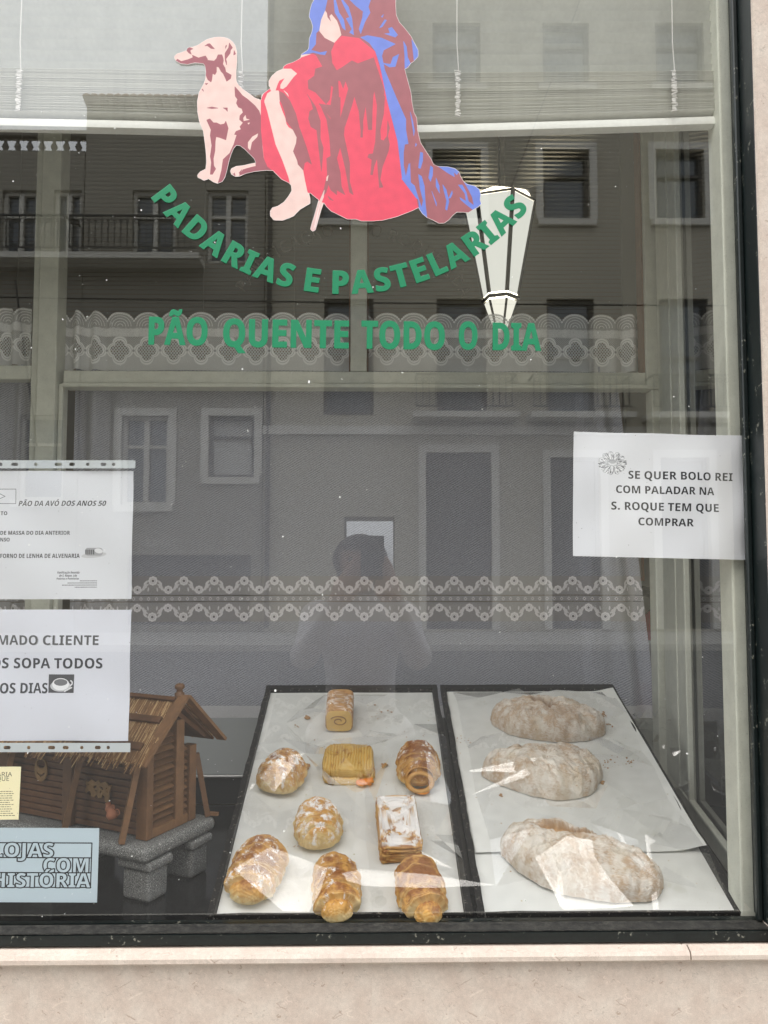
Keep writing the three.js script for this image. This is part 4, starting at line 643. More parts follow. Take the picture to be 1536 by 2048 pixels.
{
  const t = thing('notice_sheet', 'punched clear sleeve holding a sheet reading ESTIMADO CLIENTE, with a soup bowl picture', 'notice');
  const [g, c, L] = sheet([[-96, 1482], [256, 1482], [-96, 1219]], (k, w, h, at) => {
    paperTone(k, w, h, 8, '#dfe1e9');
    const T = (s, x0, y, x1, px) => { const a = at(x0, y), b = at(x1, y); k.fillStyle = '#8d8f96'; words(k, s, a[0] + 0.5, b[0] + 0.5, a[1] + 0.7, px, '500', '#a9abb2'); words(k, s, a[0], b[0], a[1], px, 'bold', '#34353b'); };
    T('ESTIMADO CLIENTE', -66, 1290, 198, 22); T('TEMOS SOPA TODOS', -82, 1337, 205, 23); T('OS DIAS', -2, 1387, 95, 23);
    const [ax, ay] = at(97, 1349), [bx, by] = at(147, 1386); k.fillStyle = '#4a4b4e'; k.fillRect(ax, ay, bx - ax, by - ay); const cx = (ax + bx) / 2 - 1, cy = (ay + by) / 2;
    k.fillStyle = '#c9cacd'; k.beginPath(); k.ellipse(cx, cy + 4, 17, 9, 0, 0, 6.3); k.fill(); k.fillStyle = '#f2f2f4'; k.beginPath(); k.ellipse(cx, cy + 1, 14, 10, 0, 0, 6.3); k.fill(); k.fillStyle = '#77787b'; k.beginPath(); k.ellipse(cx, cy - 2, 11, 5.5, 0, 0, 6.3); k.fill(); k.strokeStyle = '#e9e9eb'; k.lineWidth = 2; k.beginPath(); k.arc(cx + 15, cy - 1, 4, -1.4, 1.6); k.stroke(); k.beginPath(); k.moveTo(cx + 6, cy + 13); k.lineTo(cx + 19, cy + 6); k.stroke();
  }, 5, (X, Y) => 0.0025 * Math.sin(X * 6 + Y * 3 + 1) ** 2 + 0.001 * Math.sin(Y * 11 + X * 4), -0.008);
  obj('sheet', g, paperMat(c), t); sleeve(t, L.o, L.ux, L.uy, -0.003, L.w + 0.005, -0.019, L.h + 0.003, -0.0172, -0.0025, 0.0025);
}
{
  const [g, c] = sheet([[-118, 1804], [194, 1805], [-118, 1655]], (k, w, h, at) => {
    k.fillStyle = '#b6c5cd'; k.fillRect(0, 0, w, h); k.lineJoin = 'round';
    const row = (s, x0, x1, yb, yt) => { const a = at(x0, yb), b = at(x1, yt), px = (a[1] - b[1]) * 1.36; k.font = `bold ${px}px sans-serif`; const sc = (b[0] - a[0]) / k.measureText(s).width; k.save(); k.translate(a[0], a[1]); k.scale(sc, 1); k.strokeStyle = '#17191d'; k.lineWidth = 3.6; k.strokeText(s, 0, 0); k.fillStyle = '#b6c5cd'; k.fillText(s, 0, 0); k.restore(); };
    k.strokeStyle = '#17191d'; k.lineWidth = 1.8; const A = at(-70, 1685), Bq = at(181, 1775), y1 = at(0, 1715)[1], y2 = at(0, 1745)[1]; k.strokeRect(A[0], A[1], Bq[0] - A[0], Bq[1] - A[1]); k.beginPath(); k.moveTo(A[0], y1); k.lineTo(Bq[0], y1); k.moveTo(A[0], y2); k.lineTo(Bq[0], y2); k.stroke();
    row('LOJAS', -18, 109, 1714, 1686); row('COM', 84, 181, 1744.5, 1716.5); row('HISTÓRIA', -18, 181, 1774.5, 1746.5);
  }, 6, () => 0, -0.004);
  single('plaque_sticker', g, MP({ map: texOf(c), roughness: 0.2 }), 'pale blue plaque sticker reading LOJAS COM HISTÓRIA, low at the left of the glass', 'sticker');
  const [g2, c2] = sheet([[-90, 1638], [36, 1640], [-88, 1532]], (k, w, h, at) => {
    paperTone(k, w, h, 3, '#efe6bd');
    const T = (s, x0, y, x1, px) => { const a = at(x0, y), b = at(x1, y); words(k, s, a[0], b[0], a[1], px, '', '#3b3a30'); };
    T('PADARIA', -32, 1552, 23, 9.5); T('S. ROQUE', -38, 1561, 18, 9.5);
    const r = rngOf(3); for (let l = 0; l < 12; l++) { let [x, y] = at(-80, 1581 + l * 4.4); const e = at(20 + 7 * r(), 1580)[0]; while (x < e) { const w2 = 1 + r() * 4; k.fillStyle = 'rgba(70,66,52,.7)'; k.fillRect(x, y, w2, 1.2); x += w2 + 0.9; } }
  }, 6, (X, Y) => 0.002 * Math.sin(X * 5) ** 2, -0.007);
  single('yellow_note', g2, MP({ map: texOf(c2), roughness: 0.8 }), 'small yellow note with fine print above the pale blue plaque', 'notice');
}

// ---------- trays ----------
const TF = P(414, 1848, -0.034), TB = P(524, 1382, -0.736), TILT = Math.atan2(TB.y - TF.y, 0.702), TLEN = Math.hypot(TB.y - TF.y, 0.702);
const TN = V(0, Math.cos(TILT), Math.sin(TILT)), TUP = V(0, Math.sin(TILT), -Math.cos(TILT));
const trayAt = (px, py, lift = 0) => { const d = ray(px, py), o = TF.clone().addScaledVector(TN, lift), t = o.clone().sub(camera.position).dot(TN) / d.dot(TN); return camera.position.clone().addScaledVector(d, t); };
const onTray = (name, label, category, px, py, group) => { const t = thing(name, label, category, group), p = trayAt(px, py, 0.0068); t.position.copy(p); t.rotation.x = TILT; return t; };
const trayIron = (() => { const t = noiseTex(512, (u, v, n) => { const a = n(26, 4, 2), b = n(90, 3, 5), w = a * 0.8 + b * 0.6; return w > 0.56 ? [150, 145, 136] : w > 0.36 ? [78, 72, 66] : [26 + 14 * b, 24 + 13 * b, 23 + 12 * b]; }, true, 2.6); return M({ map: t, roughness: 0.55, metalness: 0.3, bumpMap: t, bumpScale: 0.0006 }); })();
const paperTex = (spots, seed) => texOf(canvasOf(900, 1500, (c, w, h) => {
  c.fillStyle = '#d9dad6'; c.fillRect(0, 0, w, h); const r = rngOf(seed);
  for (const [x, y, R, a] of spots) for (let k = 0; k < 9; k++) { c.fillStyle = `rgba(150,148,138,${a})`; c.beginPath(); c.ellipse((x + (r() - 0.5) * R * 2.2) * w, (1 - y + (r() - 0.5) * R * 1.1) * h, R * w * (0.2 + 0.5 * r()), R * w * (0.18 + 0.4 * r()), r() * 3, 0, 6.3); c.fill(); }
  for (let k = 0; k < 240; k++) { c.fillStyle = `rgba(${110 + r() * 60},${80 + r() * 50},40,${0.2 + r() * 0.5})`; c.beginPath(); c.arc(r() * w, r() * h, 0.5 + r() * r() * 3.2, 0, 6.3); c.fill(); }
  const im = c.getImageData(0, 0, w, h); for (let i = 0; i < im.data.length; i += 4) { const k = 1 + 0.03 * (r() - 0.5) + 0.02 * noise3((i / 4 % w) / 90, (i / 4 / w) / 90, seed); im.data[i] *= k; im.data[i + 1] *= k; im.data[i + 2] *= k; } c.putImageData(im, 0, 0);
}));
const TX = [TF.x, P(945, 1848, -0.034).x, P(956, 1848, -0.034).x, P(1492, 1846, -0.034).x];
function tray(x0, x1, label, tex) {
  const t = thing('baking_tray', label, 'tray', 'worn baking trays in the window'), W = x1 - x0, r = 0.012, hh = 0.014; t.position.set(x0, TF.y, TF.z); t.rotation.x = TILT;
  obj('tray_base', box(0.001, W - 0.001, 0, 0.003, -TLEN + 0.001, -0.001), trayIron, t);
  const rim = (a, b, c, d) => { const g = new THREE.BoxGeometry(Math.abs(b - a), hh, Math.abs(d - c), 8, 2, Math.abs(d - c) > 0.1 ? 40 : 2), p = g.attributes.position; g.translate((a + b) / 2, 0.003 + hh / 2, (c + d) / 2); for (let i = 0; i < p.count; i++) { const x = p.getX(i), y = p.getY(i), z = p.getZ(i); if (y > 0.01) p.setXYZ(i, x + 0.0015 * noise3(x * 14, z * 14, 3), y + 0.0016 * noise3(x * 9, z * 9, 8), z); } g.computeVertexNormals(); obj('rim', metres(g), trayIron, t); };
  rim(0, r, -TLEN, 0); rim(W - r, W, -TLEN, 0); rim(r + 0.0005, W - r - 0.0005, -TLEN, -TLEN + r * 1.3); rim(r + 0.0005, W - r - 0.0005, -0.005, 0);
  const lay = (u0, u1, v0, v1, y, seed, lift) => { const g = new THREE.PlaneGeometry(u1 - u0, v1 - v0, 40, 60), p = g.attributes.position; for (let i = 0; i < p.count; i++) { const x = p.getX(i) + (u0 + u1) / 2, v = p.getY(i) + (v0 + v1) / 2; p.setXYZ(i, x, y + 0.0012 * (0.5 + 0.5 * noise3(x * 7, v * 7, seed)) + (lift ? lift(x, v) : 0), -v); } g.computeVertexNormals(); obj('lining_paper', g, M({ map: tex, roughness: 0.75, side: THREE.DoubleSide }), t); };
  lay(r + 0.001, W - r - 0.001, 0.006, TLEN - 0.018, 0.0042, x0 * 9);
  return { t, W, lay, r };
}
const L1 = tray(TX[0], TX[1], 'worn black baking tray lined with paper, holding the sweet pastries', paperTex([[0.68, 0.87, 0.07, 0.16], [0.76, 0.84, 0.05, 0.13], [0.6, 0.82, 0.04, 0.1], [0.7, 0.72, 0.05, 0.06], [0.3, 0.1, 0.05, 0.06], [0.62, 0.07, 0.05, 0.09], [0.9, 0.12, 0.05, 0.07], [0.35, 0.42, 0.04, 0.05]], 3));
const L2 = tray(TX[2], TX[3], 'worn black baking tray lined with paper, holding the floured loaves', paperTex([[0.2, 0.9, 0.03, 0.05], [0.8, 0.1, 0.06, 0.04]], 9));
L2.lay(L2.r + 0.003, L2.W - L2.r + 0.006, 0.15, TLEN - 0.02, 0.0074, 5, (x, v) => 0.004 * sstep(0.2, 0.15, v) * (0.4 + Math.abs(Math.sin(x * 9))) + 0.011 * sstep(L2.W - 0.06, L2.W, x));
{ // wooden wedge under the trays
  const yb = TB.y, g = profile([[-0.12, yFloor + 0.001], [-0.62, yFloor + 0.001], [-0.62, lerp(TF.y, TB.y, (0.62 - 0.034) / 0.702) - 0.004], [-0.12, lerp(TF.y, TB.y, (0.12 - 0.034) / 0.702) - 0.004]], TX[0] + 0.04, TX[3] - 0.05);
  single('tray_stand', g, M({ color: lin(0.03, 0.027, 0.024), roughness: 0.6 }), 'dark sloping wooden stand under the baking trays', 'stand');
}

// ---------- pastry ----------
function gridGeo(nu, nv, f, closeU) { // f(i/nu, j/nv) -> { p: Vector3, c: [r,g,b] }; v wraps around
  const pos = [], col = [], idx = [], rows = nv;
  for (let i = 0; i <= nu; i++) for (let j = 0; j < rows; j++) { const o = f(i / nu, j / rows); pos.push(o.p.x, o.p.y, o.p.z); col.push(...o.c); }
  for (let i = 0; i < nu; i++) for (let j = 0; j < rows; j++) { const a = i * rows + j, b = i * rows + (j + 1) % rows, c = a + rows, d = b + rows; idx.push(a, b, c, b, d, c); }
  const g = new THREE.BufferGeometry(); g.setAttribute('position', new THREE.Float32BufferAttribute(pos, 3)); g.setAttribute('color', new THREE.Float32BufferAttribute(col, 3)); g.setIndex(idx); g.computeVertexNormals(); return g;
}
const mixc = (a, b, t) => [lerp(a[0], b[0], t), lerp(a[1], b[1], t), lerp(a[2], b[2], t)];
const CR = { dark: [0.27, 0.1, 0.024], gold: [0.6, 0.32, 0.075], pale: [0.76, 0.59, 0.29], sugar: [0.86, 0.84, 0.82] };
const crust = MP({ vertexColors: true, roughness: 0.58, clearcoat: 0.05, clearcoatRoughness: 0.5, bumpMap: noiseTex(256, (u, v, n) => { const l = 128 + 70 * n(30, 4, 1); return [l, l, l]; }, false, 1) }); crust.bumpMap = null;
const floury = M({ vertexColors: true, roughness: 0.9 });
function sugarAt(x, y, z, up, amount, seed) { const n = fbm(x * 42, z * 42, seed, 3), f = noise3(x * 230, z * 230, seed + y * 120), g = noise3(x * 520, z * 520, seed + 4 + y * 200); return clamp(sstep(0.05, 0.42, n + 0.3 * f + 0.3 * g + amount - 0.42) * sstep(0.15, 0.5, up)); }
function croissant(o) { // rolled dough: bands wrap the axis and step down towards both ends
  const { L, W, H, K = 4, seed, sugar = 0, bend = 0, taper = 1.25, tail = 1, brown = 0.5, skew = 0.25 } = o;
  const bodyAt = (t, th) => {
    const sgn = t < 0.5 ? -1 : 1, s0 = Math.abs(t - 0.5) * 2, q = clamp(s0 + skew * (0.5 * Math.cos(th + 0.5) + 0.35 * noise3(Math.cos(th), Math.sin(th), seed)) * (1 - s0) * 0.5) * K, i = Math.min(K - 1, Math.floor(q)), f = q - i;
    const lev = (k) => Math.pow(Math.max(0, 1 - Math.pow(k / (K + (sgn > 0 ? 0.35 * tail : 0.1)), 1.9)), sgn > 0 ? 0.62 * taper : 0.5);
    const r = lerp(lev(i) * (1 - 0.03 * f + 0.05 * Math.sin(f * Math.PI)), lev(i + 1), sstep(0.92, 1.0, f));
    return { r: i === K - 1 ? r * Math.sqrt(Math.max(0, 1 - f ** (sgn > 0 ? 2.4 : 3.5))) : r, f, i, s0 };
  };
  return gridGeo(260, 170, (t, a) => {
    const th = a * 2 * Math.PI, { r, f, i, s0 } = bodyAt(t, th), cx = Math.cos(th), cy = Math.sin(th);
    const wob = 1 + 0.13 * fbm(cx * 1.1 + seed, cy * 1.1, t * 3, 3) + 0.012 * noise3(t * 40, th * 1.5, seed), lay = 0.02 * Math.sin(f * 38 + 3 * noise3(t * 5, cx + cy * 2, seed)) * sstep(0.3, 0.9, f);
    const R = r * (wob + lay); let y = R * cy * H; if (cy < 0) y = R * cy * H * 0.42;
    const p = V(R * cx * W / 2 + bend * Math.sin(t * Math.PI) , y + H * 0.4, (t - 0.5) * L);
    const n1 = fbm(p.x * 32 + seed * 3, p.y * 32, p.z * 32, 4), n2 = noise3(p.x * 140, p.y * 140 + seed, p.z * 140);
    let b = brown + 0.6 * cy - 0.22 + 0.6 * n1 + 0.12 * n2 - 0.35 * sstep(0.62, 1, f) - 0.32 * s0 * s0; 
    let c = b < 0.35 ? mixc(CR.pale, CR.gold, sstep(-0.25, 0.35, b)) : mixc(CR.gold, CR.dark, sstep(0.35, 1.0, b));
    const line = Math.sin(f * 46 + 4 * noise3(p.x * 30, p.y * 30 + seed, p.z * 30)); if (f > 0.5) c = mixc(c, line > 0 ? CR.pale : [0.42, 0.22, 0.08], 0.28 * sstep(0.5, 0.9, f));
    if (sugar) c = mixc(c, CR.sugar, sugarAt(p.x, p.y, p.z, cy, sugar + 0.12 * (0.5 - s0), seed));
    return { p, c };
  });
}
// a rounded slab as rings: across the top from its middle, down the side, under the bottom; f is the height 0..1
function pad(w, d, e, at) {
  return gridGeo(84, 200, (u, a) => {
    const th = a * 2 * Math.PI, X = Math.sign(Math.cos(th)) * Math.abs(Math.cos(th)) ** e * w / 2, Z = Math.sign(Math.sin(th)) * Math.abs(Math.sin(th)) ** e * d / 2;
    const k = u < 0.6 ? 0.955 * u / 0.6 : u < 0.85 ? 0.955 + 0.045 * Math.sin((u - 0.6) / 0.25 * Math.PI) ** 0.5 : 0.955 * (1 - u) / 0.15, f = u < 0.6 ? 1 : u < 0.85 ? 1 - (u - 0.6) / 0.25 : 0;
    return at(X * k, Z * k, f, u <= 0.6, k);
  });
}
const pastries = 'pastries on the left tray';
{
  const add = (name, label, cat, px, py, geo, turn = 0, dx = 0) => { const t = onTray(name, label, cat, px, py, pastries), inner = obj('dough', geo, crust, t); inner.rotation.y = turn; inner.scale.setScalar(0.86); return t; };
  add('croissant', 'large sugared croissant at the front left corner of the tray', 'croissant', 515, 1762, croissant({ L: 0.162, W: 0.108, H: 0.05, K: 3, seed: 1.3, sugar: 0.27, brown: 0.48, taper: 1.5 }), -0.2);
  add('croissant', 'croissant with little sugar at the front of the tray, between two others', 'croissant', 670, 1797, croissant({ L: 0.155, W: 0.096, H: 0.048, K: 3, seed: 5.1, sugar: 0.1, brown: 0.45, taper: 1.7, bend: 0.004 }), 0.1);
  add('croissant', 'plain golden croissant without sugar at the front right of the tray', 'croissant', 846, 1800, croissant({ L: 0.155, W: 0.095, H: 0.048, K: 3, seed: 8.7, sugar: 0, brown: 0.6, bend: -0.006, taper: 1.9 }), 0.15);
  add('croissant', 'pale croissant thickly dusted with sugar in the middle of the tray', 'croissant', 637, 1669, croissant({ L: 0.125, W: 0.1, H: 0.05, K: 4, seed: 12.2, sugar: 0.46, brown: 0.12, taper: 0.9, tail: 2 }), 0.12);
  add('croissant', 'round sugared brioche at the left edge of the tray, crumbs beside it', 'brioche', 565, 1565, croissant({ L: 0.122, W: 0.108, H: 0.052, K: 2, seed: 17.4, sugar: 0.36, brown: 0.42, taper: 0.8, tail: 2.4 }), -0.25);
  { // croissant with an open hollow end
    const t = onTray('croissant', 'brown glazed croissant with an open hollow end at the right edge of the tray', 'croissant', 836, 1549, pastries); t.scale.setScalar(0.88);
    obj('dough', croissant({ L: 0.118, W: 0.1, H: 0.054, K: 3, seed: 22.9, sugar: 0.2, brown: 0.66, taper: 0.7, tail: 2.4 }), crust, t);
    const doughCol = M({ color: lin(0.58, 0.31, 0.085), roughness: 0.55, side: THREE.DoubleSide });
    const lip = new THREE.TorusGeometry(0.0255, 0.0062, 14, 40); lip.scale(1.1, 0.8, 1); lip.rotateX(-0.45); lip.translate(0, 0.0275, 0.068); obj('rolled_lip', lip, doughCol, t);
    const horn = new THREE.CylinderGeometry(0.0265, 0.032, 0.034, 40, 4, true); horn.rotateX(Math.PI / 2); horn.scale(1.1, 0.8, 1); horn.rotateX(-0.45); horn.translate(0, 0.035, 0.0525); obj('horn', horn, doughCol, t);
    const jam = new THREE.SphereGeometry(0.011, 14, 10); jam.scale(1.6, 0.5, 0.9); jam.translate(0.006, 0.007, 0.074); obj('filling', jam, M({ color: lin(0.75, 0.28, 0.03), roughness: 0.3 }), t);
  }
  { // cake roll
    const t = onTray('cake_roll', 'slice of sugared sponge roll at the back of the tray', 'cake', 680, 1441, pastries), w = 0.064, h = 0.058, d = 0.098, r = 0.02;
    const g = gridGeo(40, 120, (u, a) => { const th = a * 2 * Math.PI, e = 0.42, cx = Math.cos(th), sy = Math.sin(th), edge = 1 - 0.09 * sstep(0.9, 1, Math.abs(u - 0.5) * 2), x = Math.sign(cx) * Math.abs(cx) ** e * w / 2 * edge, y = Math.sign(sy) * Math.abs(sy) ** e * h / 2 * edge, n = fbm(x * 90, y * 90, u * 9, 3); const p = V(x * (1 + 0.02 * n), y * (1 + 0.02 * n) + h / 2, (u - 0.5) * d), s = sugarAt(p.x, p.y, p.z, sy + 0.2, 0.42, 3); return { p, c: mixc(mixc([0.5, 0.27, 0.09], [0.3, 0.13, 0.04], sstep(-0.1, 0.5, n)), [0.72, 0.62, 0.54], s) }; });
    obj('sponge', g, floury, t);
    const sh = new THREE.Shape(); for (let k = 0; k <= 60; k++) { const a = k / 60 * 2 * Math.PI, e = 0.42, x = Math.sign(Math.cos(a)) * Math.abs(Math.cos(a)) ** e * w * 0.456, y = Math.sign(Math.sin(a)) * Math.abs(Math.sin(a)) ** e * h * 0.456; k ? sh.lineTo(x, y) : sh.moveTo(x, y); }
    const cut = (z, s) => { const f = new THREE.ExtrudeGeometry(sh, { depth: 0.002, bevelEnabled: false }); f.translate(0, h / 2, z); return obj('cut_face', f, M({ color: lin(0.68, 0.45, 0.14), roughness: 0.9 }), t); };
    cut(d / 2 - 0.0015); cut(-d / 2 - 0.0005);
    const sp = []; for (let k = 0; k <= 40; k++) { const a = k / 40 * 9, R = 0.004 + 0.0125 * k / 40; sp.push(V(Math.cos(a) * R * 1.25, h / 2 + Math.sin(a) * R * 0.85, d / 2 + 0.0008)); } obj('spiral_filling', tube(sp, 0.0013, 90, 6), M({ color: lin(0.28, 0.13, 0.03), roughness: 0.7 }), t);
  }
  { // ridged square pastry, leaves of dough on edge, filling coming out at the corner
    const t = onTray('puff_pastry', 'square yellow ridged pastry with orange filling at its corner', 'pastry', 697, 1539, pastries), w = 0.112, d = 0.105, h = 0.034;
    const slab = (w, d, h, y0, n, seed, dark) => pad(w, d, 0.4, (x, z, f, top, q) => {
      const rid = Math.sin(x * 1050 + 1.6 * noise3(x * 26, z * 9, seed)), k = fbm(x * 40, z * 25, seed + 3, 4), y = y0 + f * h * (0.74 + 0.36 * (1 - q ** 5)) + (top ? 0.0013 * rid + 0.003 * fbm(x * 22, z * 22, seed, 3) : 0.0005 * Math.sin(f * 40 + 6 * k));
      let c = mixc([0.62, 0.37, 0.075], [0.74, 0.53, 0.2], 0.5 + 0.5 * (top ? rid : Math.sin(f * 30 + x * 50))); c = mixc(c, [0.4, 0.19, 0.05], sstep(0.0, 0.55, k + dark)); return { p: V(x + 0.002 * k, y, z + (z > 0 ? 0.004 * noise3(x * 300, 2, seed) : 0)), c };
    });
    obj('upper_layer', slab(w * 0.96, d * 0.94, h * 0.62, h * 0.42, 1, 2, -0.1), crust, t).rotation.y = -0.03; obj('lower_layer', slab(w, d, h * 0.5, 0, 1, 6, 0.05), crust, t).rotation.y = 0.05;
    const j = new THREE.SphereGeometry(0.015, 18, 12), jp = j.attributes.position; for (let i = 0; i < jp.count; i++) { const k = 1 + 0.35 * noise3(jp.getX(i) * 90, jp.getY(i) * 90, jp.getZ(i) * 90); jp.setXYZ(i, jp.getX(i) * 1.3 * k, jp.getY(i) * 0.4 * k, jp.getZ(i) * 0.9 * k); } j.computeVertexNormals(); j.translate(0.035, 0.0075, 0.05); obj('filling', j, MP({ color: lin(0.8, 0.27, 0.05), roughness: 0.25 }), t);
  }
  { // long puff slice
    const t = onTray('puff_pastry', 'long flaky puff slice thickly dusted with sugar near the right rim', 'pastry', 796, 1672, pastries), w = 0.078, d = 0.15, h = 0.036, n = 7;
    for (let k = 0; k < n; k++) {
      const last = k === n - 1, y0 = h * k / n, g = pad(w, d, 0.2, (x, z, f, top) => {
        const j = 1 + 0.03 * noise3(x * 60, z * 60, k * 4) + 0.015 * noise3(x * 200, z * 200, k * 7), bump = last && top ? 0.009 * fbm(x * 30, z * 30, 7, 4) + 0.006 * Math.abs(x / w * 2) ** 2.2 : 0.0015 * noise3(x * 40, z * 40, k), y = y0 + f * h / n * 1.02 + bump, m = fbm(x * 60, z * 60, k + 2, 3);
        const s = last && top ? sstep(-0.3, 0.12, fbm(x * 46, z * 30, 31, 3) + 0.22 * noise3(x * 260, z * 260, 4) + 0.1) : 0; return { p: V(x * j, y, z * j * (1 - 0.05 * (1 - k / n))), c: mixc(mixc([0.62, 0.37, 0.12], [0.36, 0.16, 0.05], sstep(-0.2, 0.4, m + (last ? 0.1 : 0))), CR.sugar, s * 0.95) };
      });
      obj('pastry_layer', g, crust, t).rotation.y = 0.06;
    }
  }
}
{ // crumbs and flakes
  const make = (spots, seed, host, label) => { const r = rngOf(seed), t = []; for (const [px, py, n, sp, big] of spots) for (let k = 0; k < n; k++) { const p = trayAt(px + (r() + r() - 1) * sp, py + (r() + r() - 1) * sp * 0.6, 0.0085 + (big ? 0.001 : 0)), g = new THREE.IcosahedronGeometry((big ?? 1) * (0.0007 + 0.0016 * r() * r()), 0); g.scale(1 + r(), 0.5, 1 + r()); g.rotateY(r() * 6); g.rotateX(TILT); g.translate(p.x, p.y, p.z); t.push(g); } const o = single('pastry_crumbs', merge(t), M({ color: lin(0.42, 0.24, 0.1), roughness: 0.9 }), label, 'crumbs'); o.userData.kind = 'stuff'; };
  make([[612, 1435, 2, 6, 3.5], [592, 1452, 5, 8], [768, 1530, 9, 10, 1.6], [610, 1535, 7, 8, 2.6], [760, 1420, 10, 40], [830, 1555, 6, 12], [590, 1690, 4, 10], [850, 1500, 14, 60], [660, 1500, 6, 40], [835, 1583, 8, 10, 1.5]], 4, 0, 'golden pastry crumbs scattered over the paper of the left tray');
  make([[1205, 1432, 26, 14, 1.5], [1222, 1450, 8, 10, 1.3], [1215, 1522, 16, 28], [1205, 1566, 5, 5, 2.6], [1000, 1590, 5, 6, 1.4], [930, 1480, 9, 25], [1255, 1520, 8, 14, 1.3]], 8, 0, 'dark crust crumbs scattered over the paper of the right tray');
}
// ---------- loaves ----------
function loaf(o) { // a flat, folded country loaf: outline by angle, flour over a brown crust
  const { L, W, H, seed, out, crack, brown = 0.3 } = o;
  return gridGeo(150, 260, (u, a) => {
    const th = a * 2 * Math.PI, ph = (0.5 - u) * Math.PI, cr = Math.max(0, Math.cos(ph)) ** 0.62, R = 1 + out(th) + 0.05 * fbm(Math.cos(th) * 2, Math.sin(th) * 2, seed, 3);
    let x = Math.cos(th) * cr * R * L / 2, z = Math.sin(th) * cr * R * W / 2, y = (ph > 0 ? Math.sin(ph) ** 0.8 * H : Math.sin(ph) * 0.004) ;
    const n = fbm(x * 22, z * 22 + y * 12, seed, 5), fine = fbm(x * 120, z * 120, seed + 4 + y * 60, 3), fold = Math.abs(fbm(x * 11, z * 15 + y * 6, seed + 9, 3));
    y += (ph > -0.05 ? 1 : 0) * (0.009 * n + 0.0016 * fine - 0.006 * (1 - sstep(0, 0.045, fold))); x *= 1 + 0.02 * n; z *= 1 + 0.03 * n;
    const ck = crack ? crack(x, z) : 0; y -= ck * 0.02 * (ph > 0 ? 1 : 0); y = Math.max(0, y);
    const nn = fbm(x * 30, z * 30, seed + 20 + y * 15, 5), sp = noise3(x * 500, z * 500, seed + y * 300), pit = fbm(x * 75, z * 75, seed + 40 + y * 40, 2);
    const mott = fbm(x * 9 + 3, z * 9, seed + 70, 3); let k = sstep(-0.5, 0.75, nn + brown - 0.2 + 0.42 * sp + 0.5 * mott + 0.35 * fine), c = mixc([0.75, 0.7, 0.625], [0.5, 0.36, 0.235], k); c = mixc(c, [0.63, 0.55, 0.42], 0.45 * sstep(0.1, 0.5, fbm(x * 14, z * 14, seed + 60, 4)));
    if (pit > 0.5) c = mixc(c, [0.4, 0.27, 0.16], sstep(0.5, 0.62, pit)); if (ck > 0) c = mixc(c, o.crackColor ?? [0.42, 0.27, 0.15], clamp(ck * 1.3));  // darker recess brown painted into pits and splits; the pits have no depth
    return { p: V(x, y, z), c };
  });
}
{
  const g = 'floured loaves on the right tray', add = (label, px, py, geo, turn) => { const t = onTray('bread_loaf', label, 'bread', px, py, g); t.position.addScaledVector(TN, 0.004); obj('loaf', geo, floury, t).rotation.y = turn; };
  const gap = (cx, cz, w, h, rot, s) => (x, z) => { const X = (x - cx) * Math.cos(rot) + (z - cz) * Math.sin(rot), Z = -(x - cx) * Math.sin(rot) + (z - cz) * Math.cos(rot); return sstep(1.15, 0.55, Math.hypot(X / w, Z / h) + 0.5 * fbm(x * 60, z * 60, s, 3)); };
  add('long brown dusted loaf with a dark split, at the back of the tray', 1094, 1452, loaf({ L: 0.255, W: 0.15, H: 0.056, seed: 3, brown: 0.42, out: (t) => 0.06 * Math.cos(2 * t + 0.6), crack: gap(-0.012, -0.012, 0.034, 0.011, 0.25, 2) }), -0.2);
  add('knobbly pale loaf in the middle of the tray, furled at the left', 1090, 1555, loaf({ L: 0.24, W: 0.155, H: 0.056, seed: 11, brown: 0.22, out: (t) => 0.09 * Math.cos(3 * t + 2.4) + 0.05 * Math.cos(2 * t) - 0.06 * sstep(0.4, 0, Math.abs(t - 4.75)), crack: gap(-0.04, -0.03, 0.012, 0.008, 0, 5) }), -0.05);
  add('largest floured loaf at the front of the tray, with a tan split on top', 1152, 1738, loaf({ L: 0.268, W: 0.15, H: 0.06, seed: 19, brown: 0.25, out: (t) => 0.1 * Math.cos(2 * t - 0.9) + 0.06 * Math.cos(3 * t + 0.5), crack: gap(0.0, -0.035, 0.085, 0.015, -0.12, 7), crackColor: [0.5, 0.31, 0.15] }), -0.32);
}
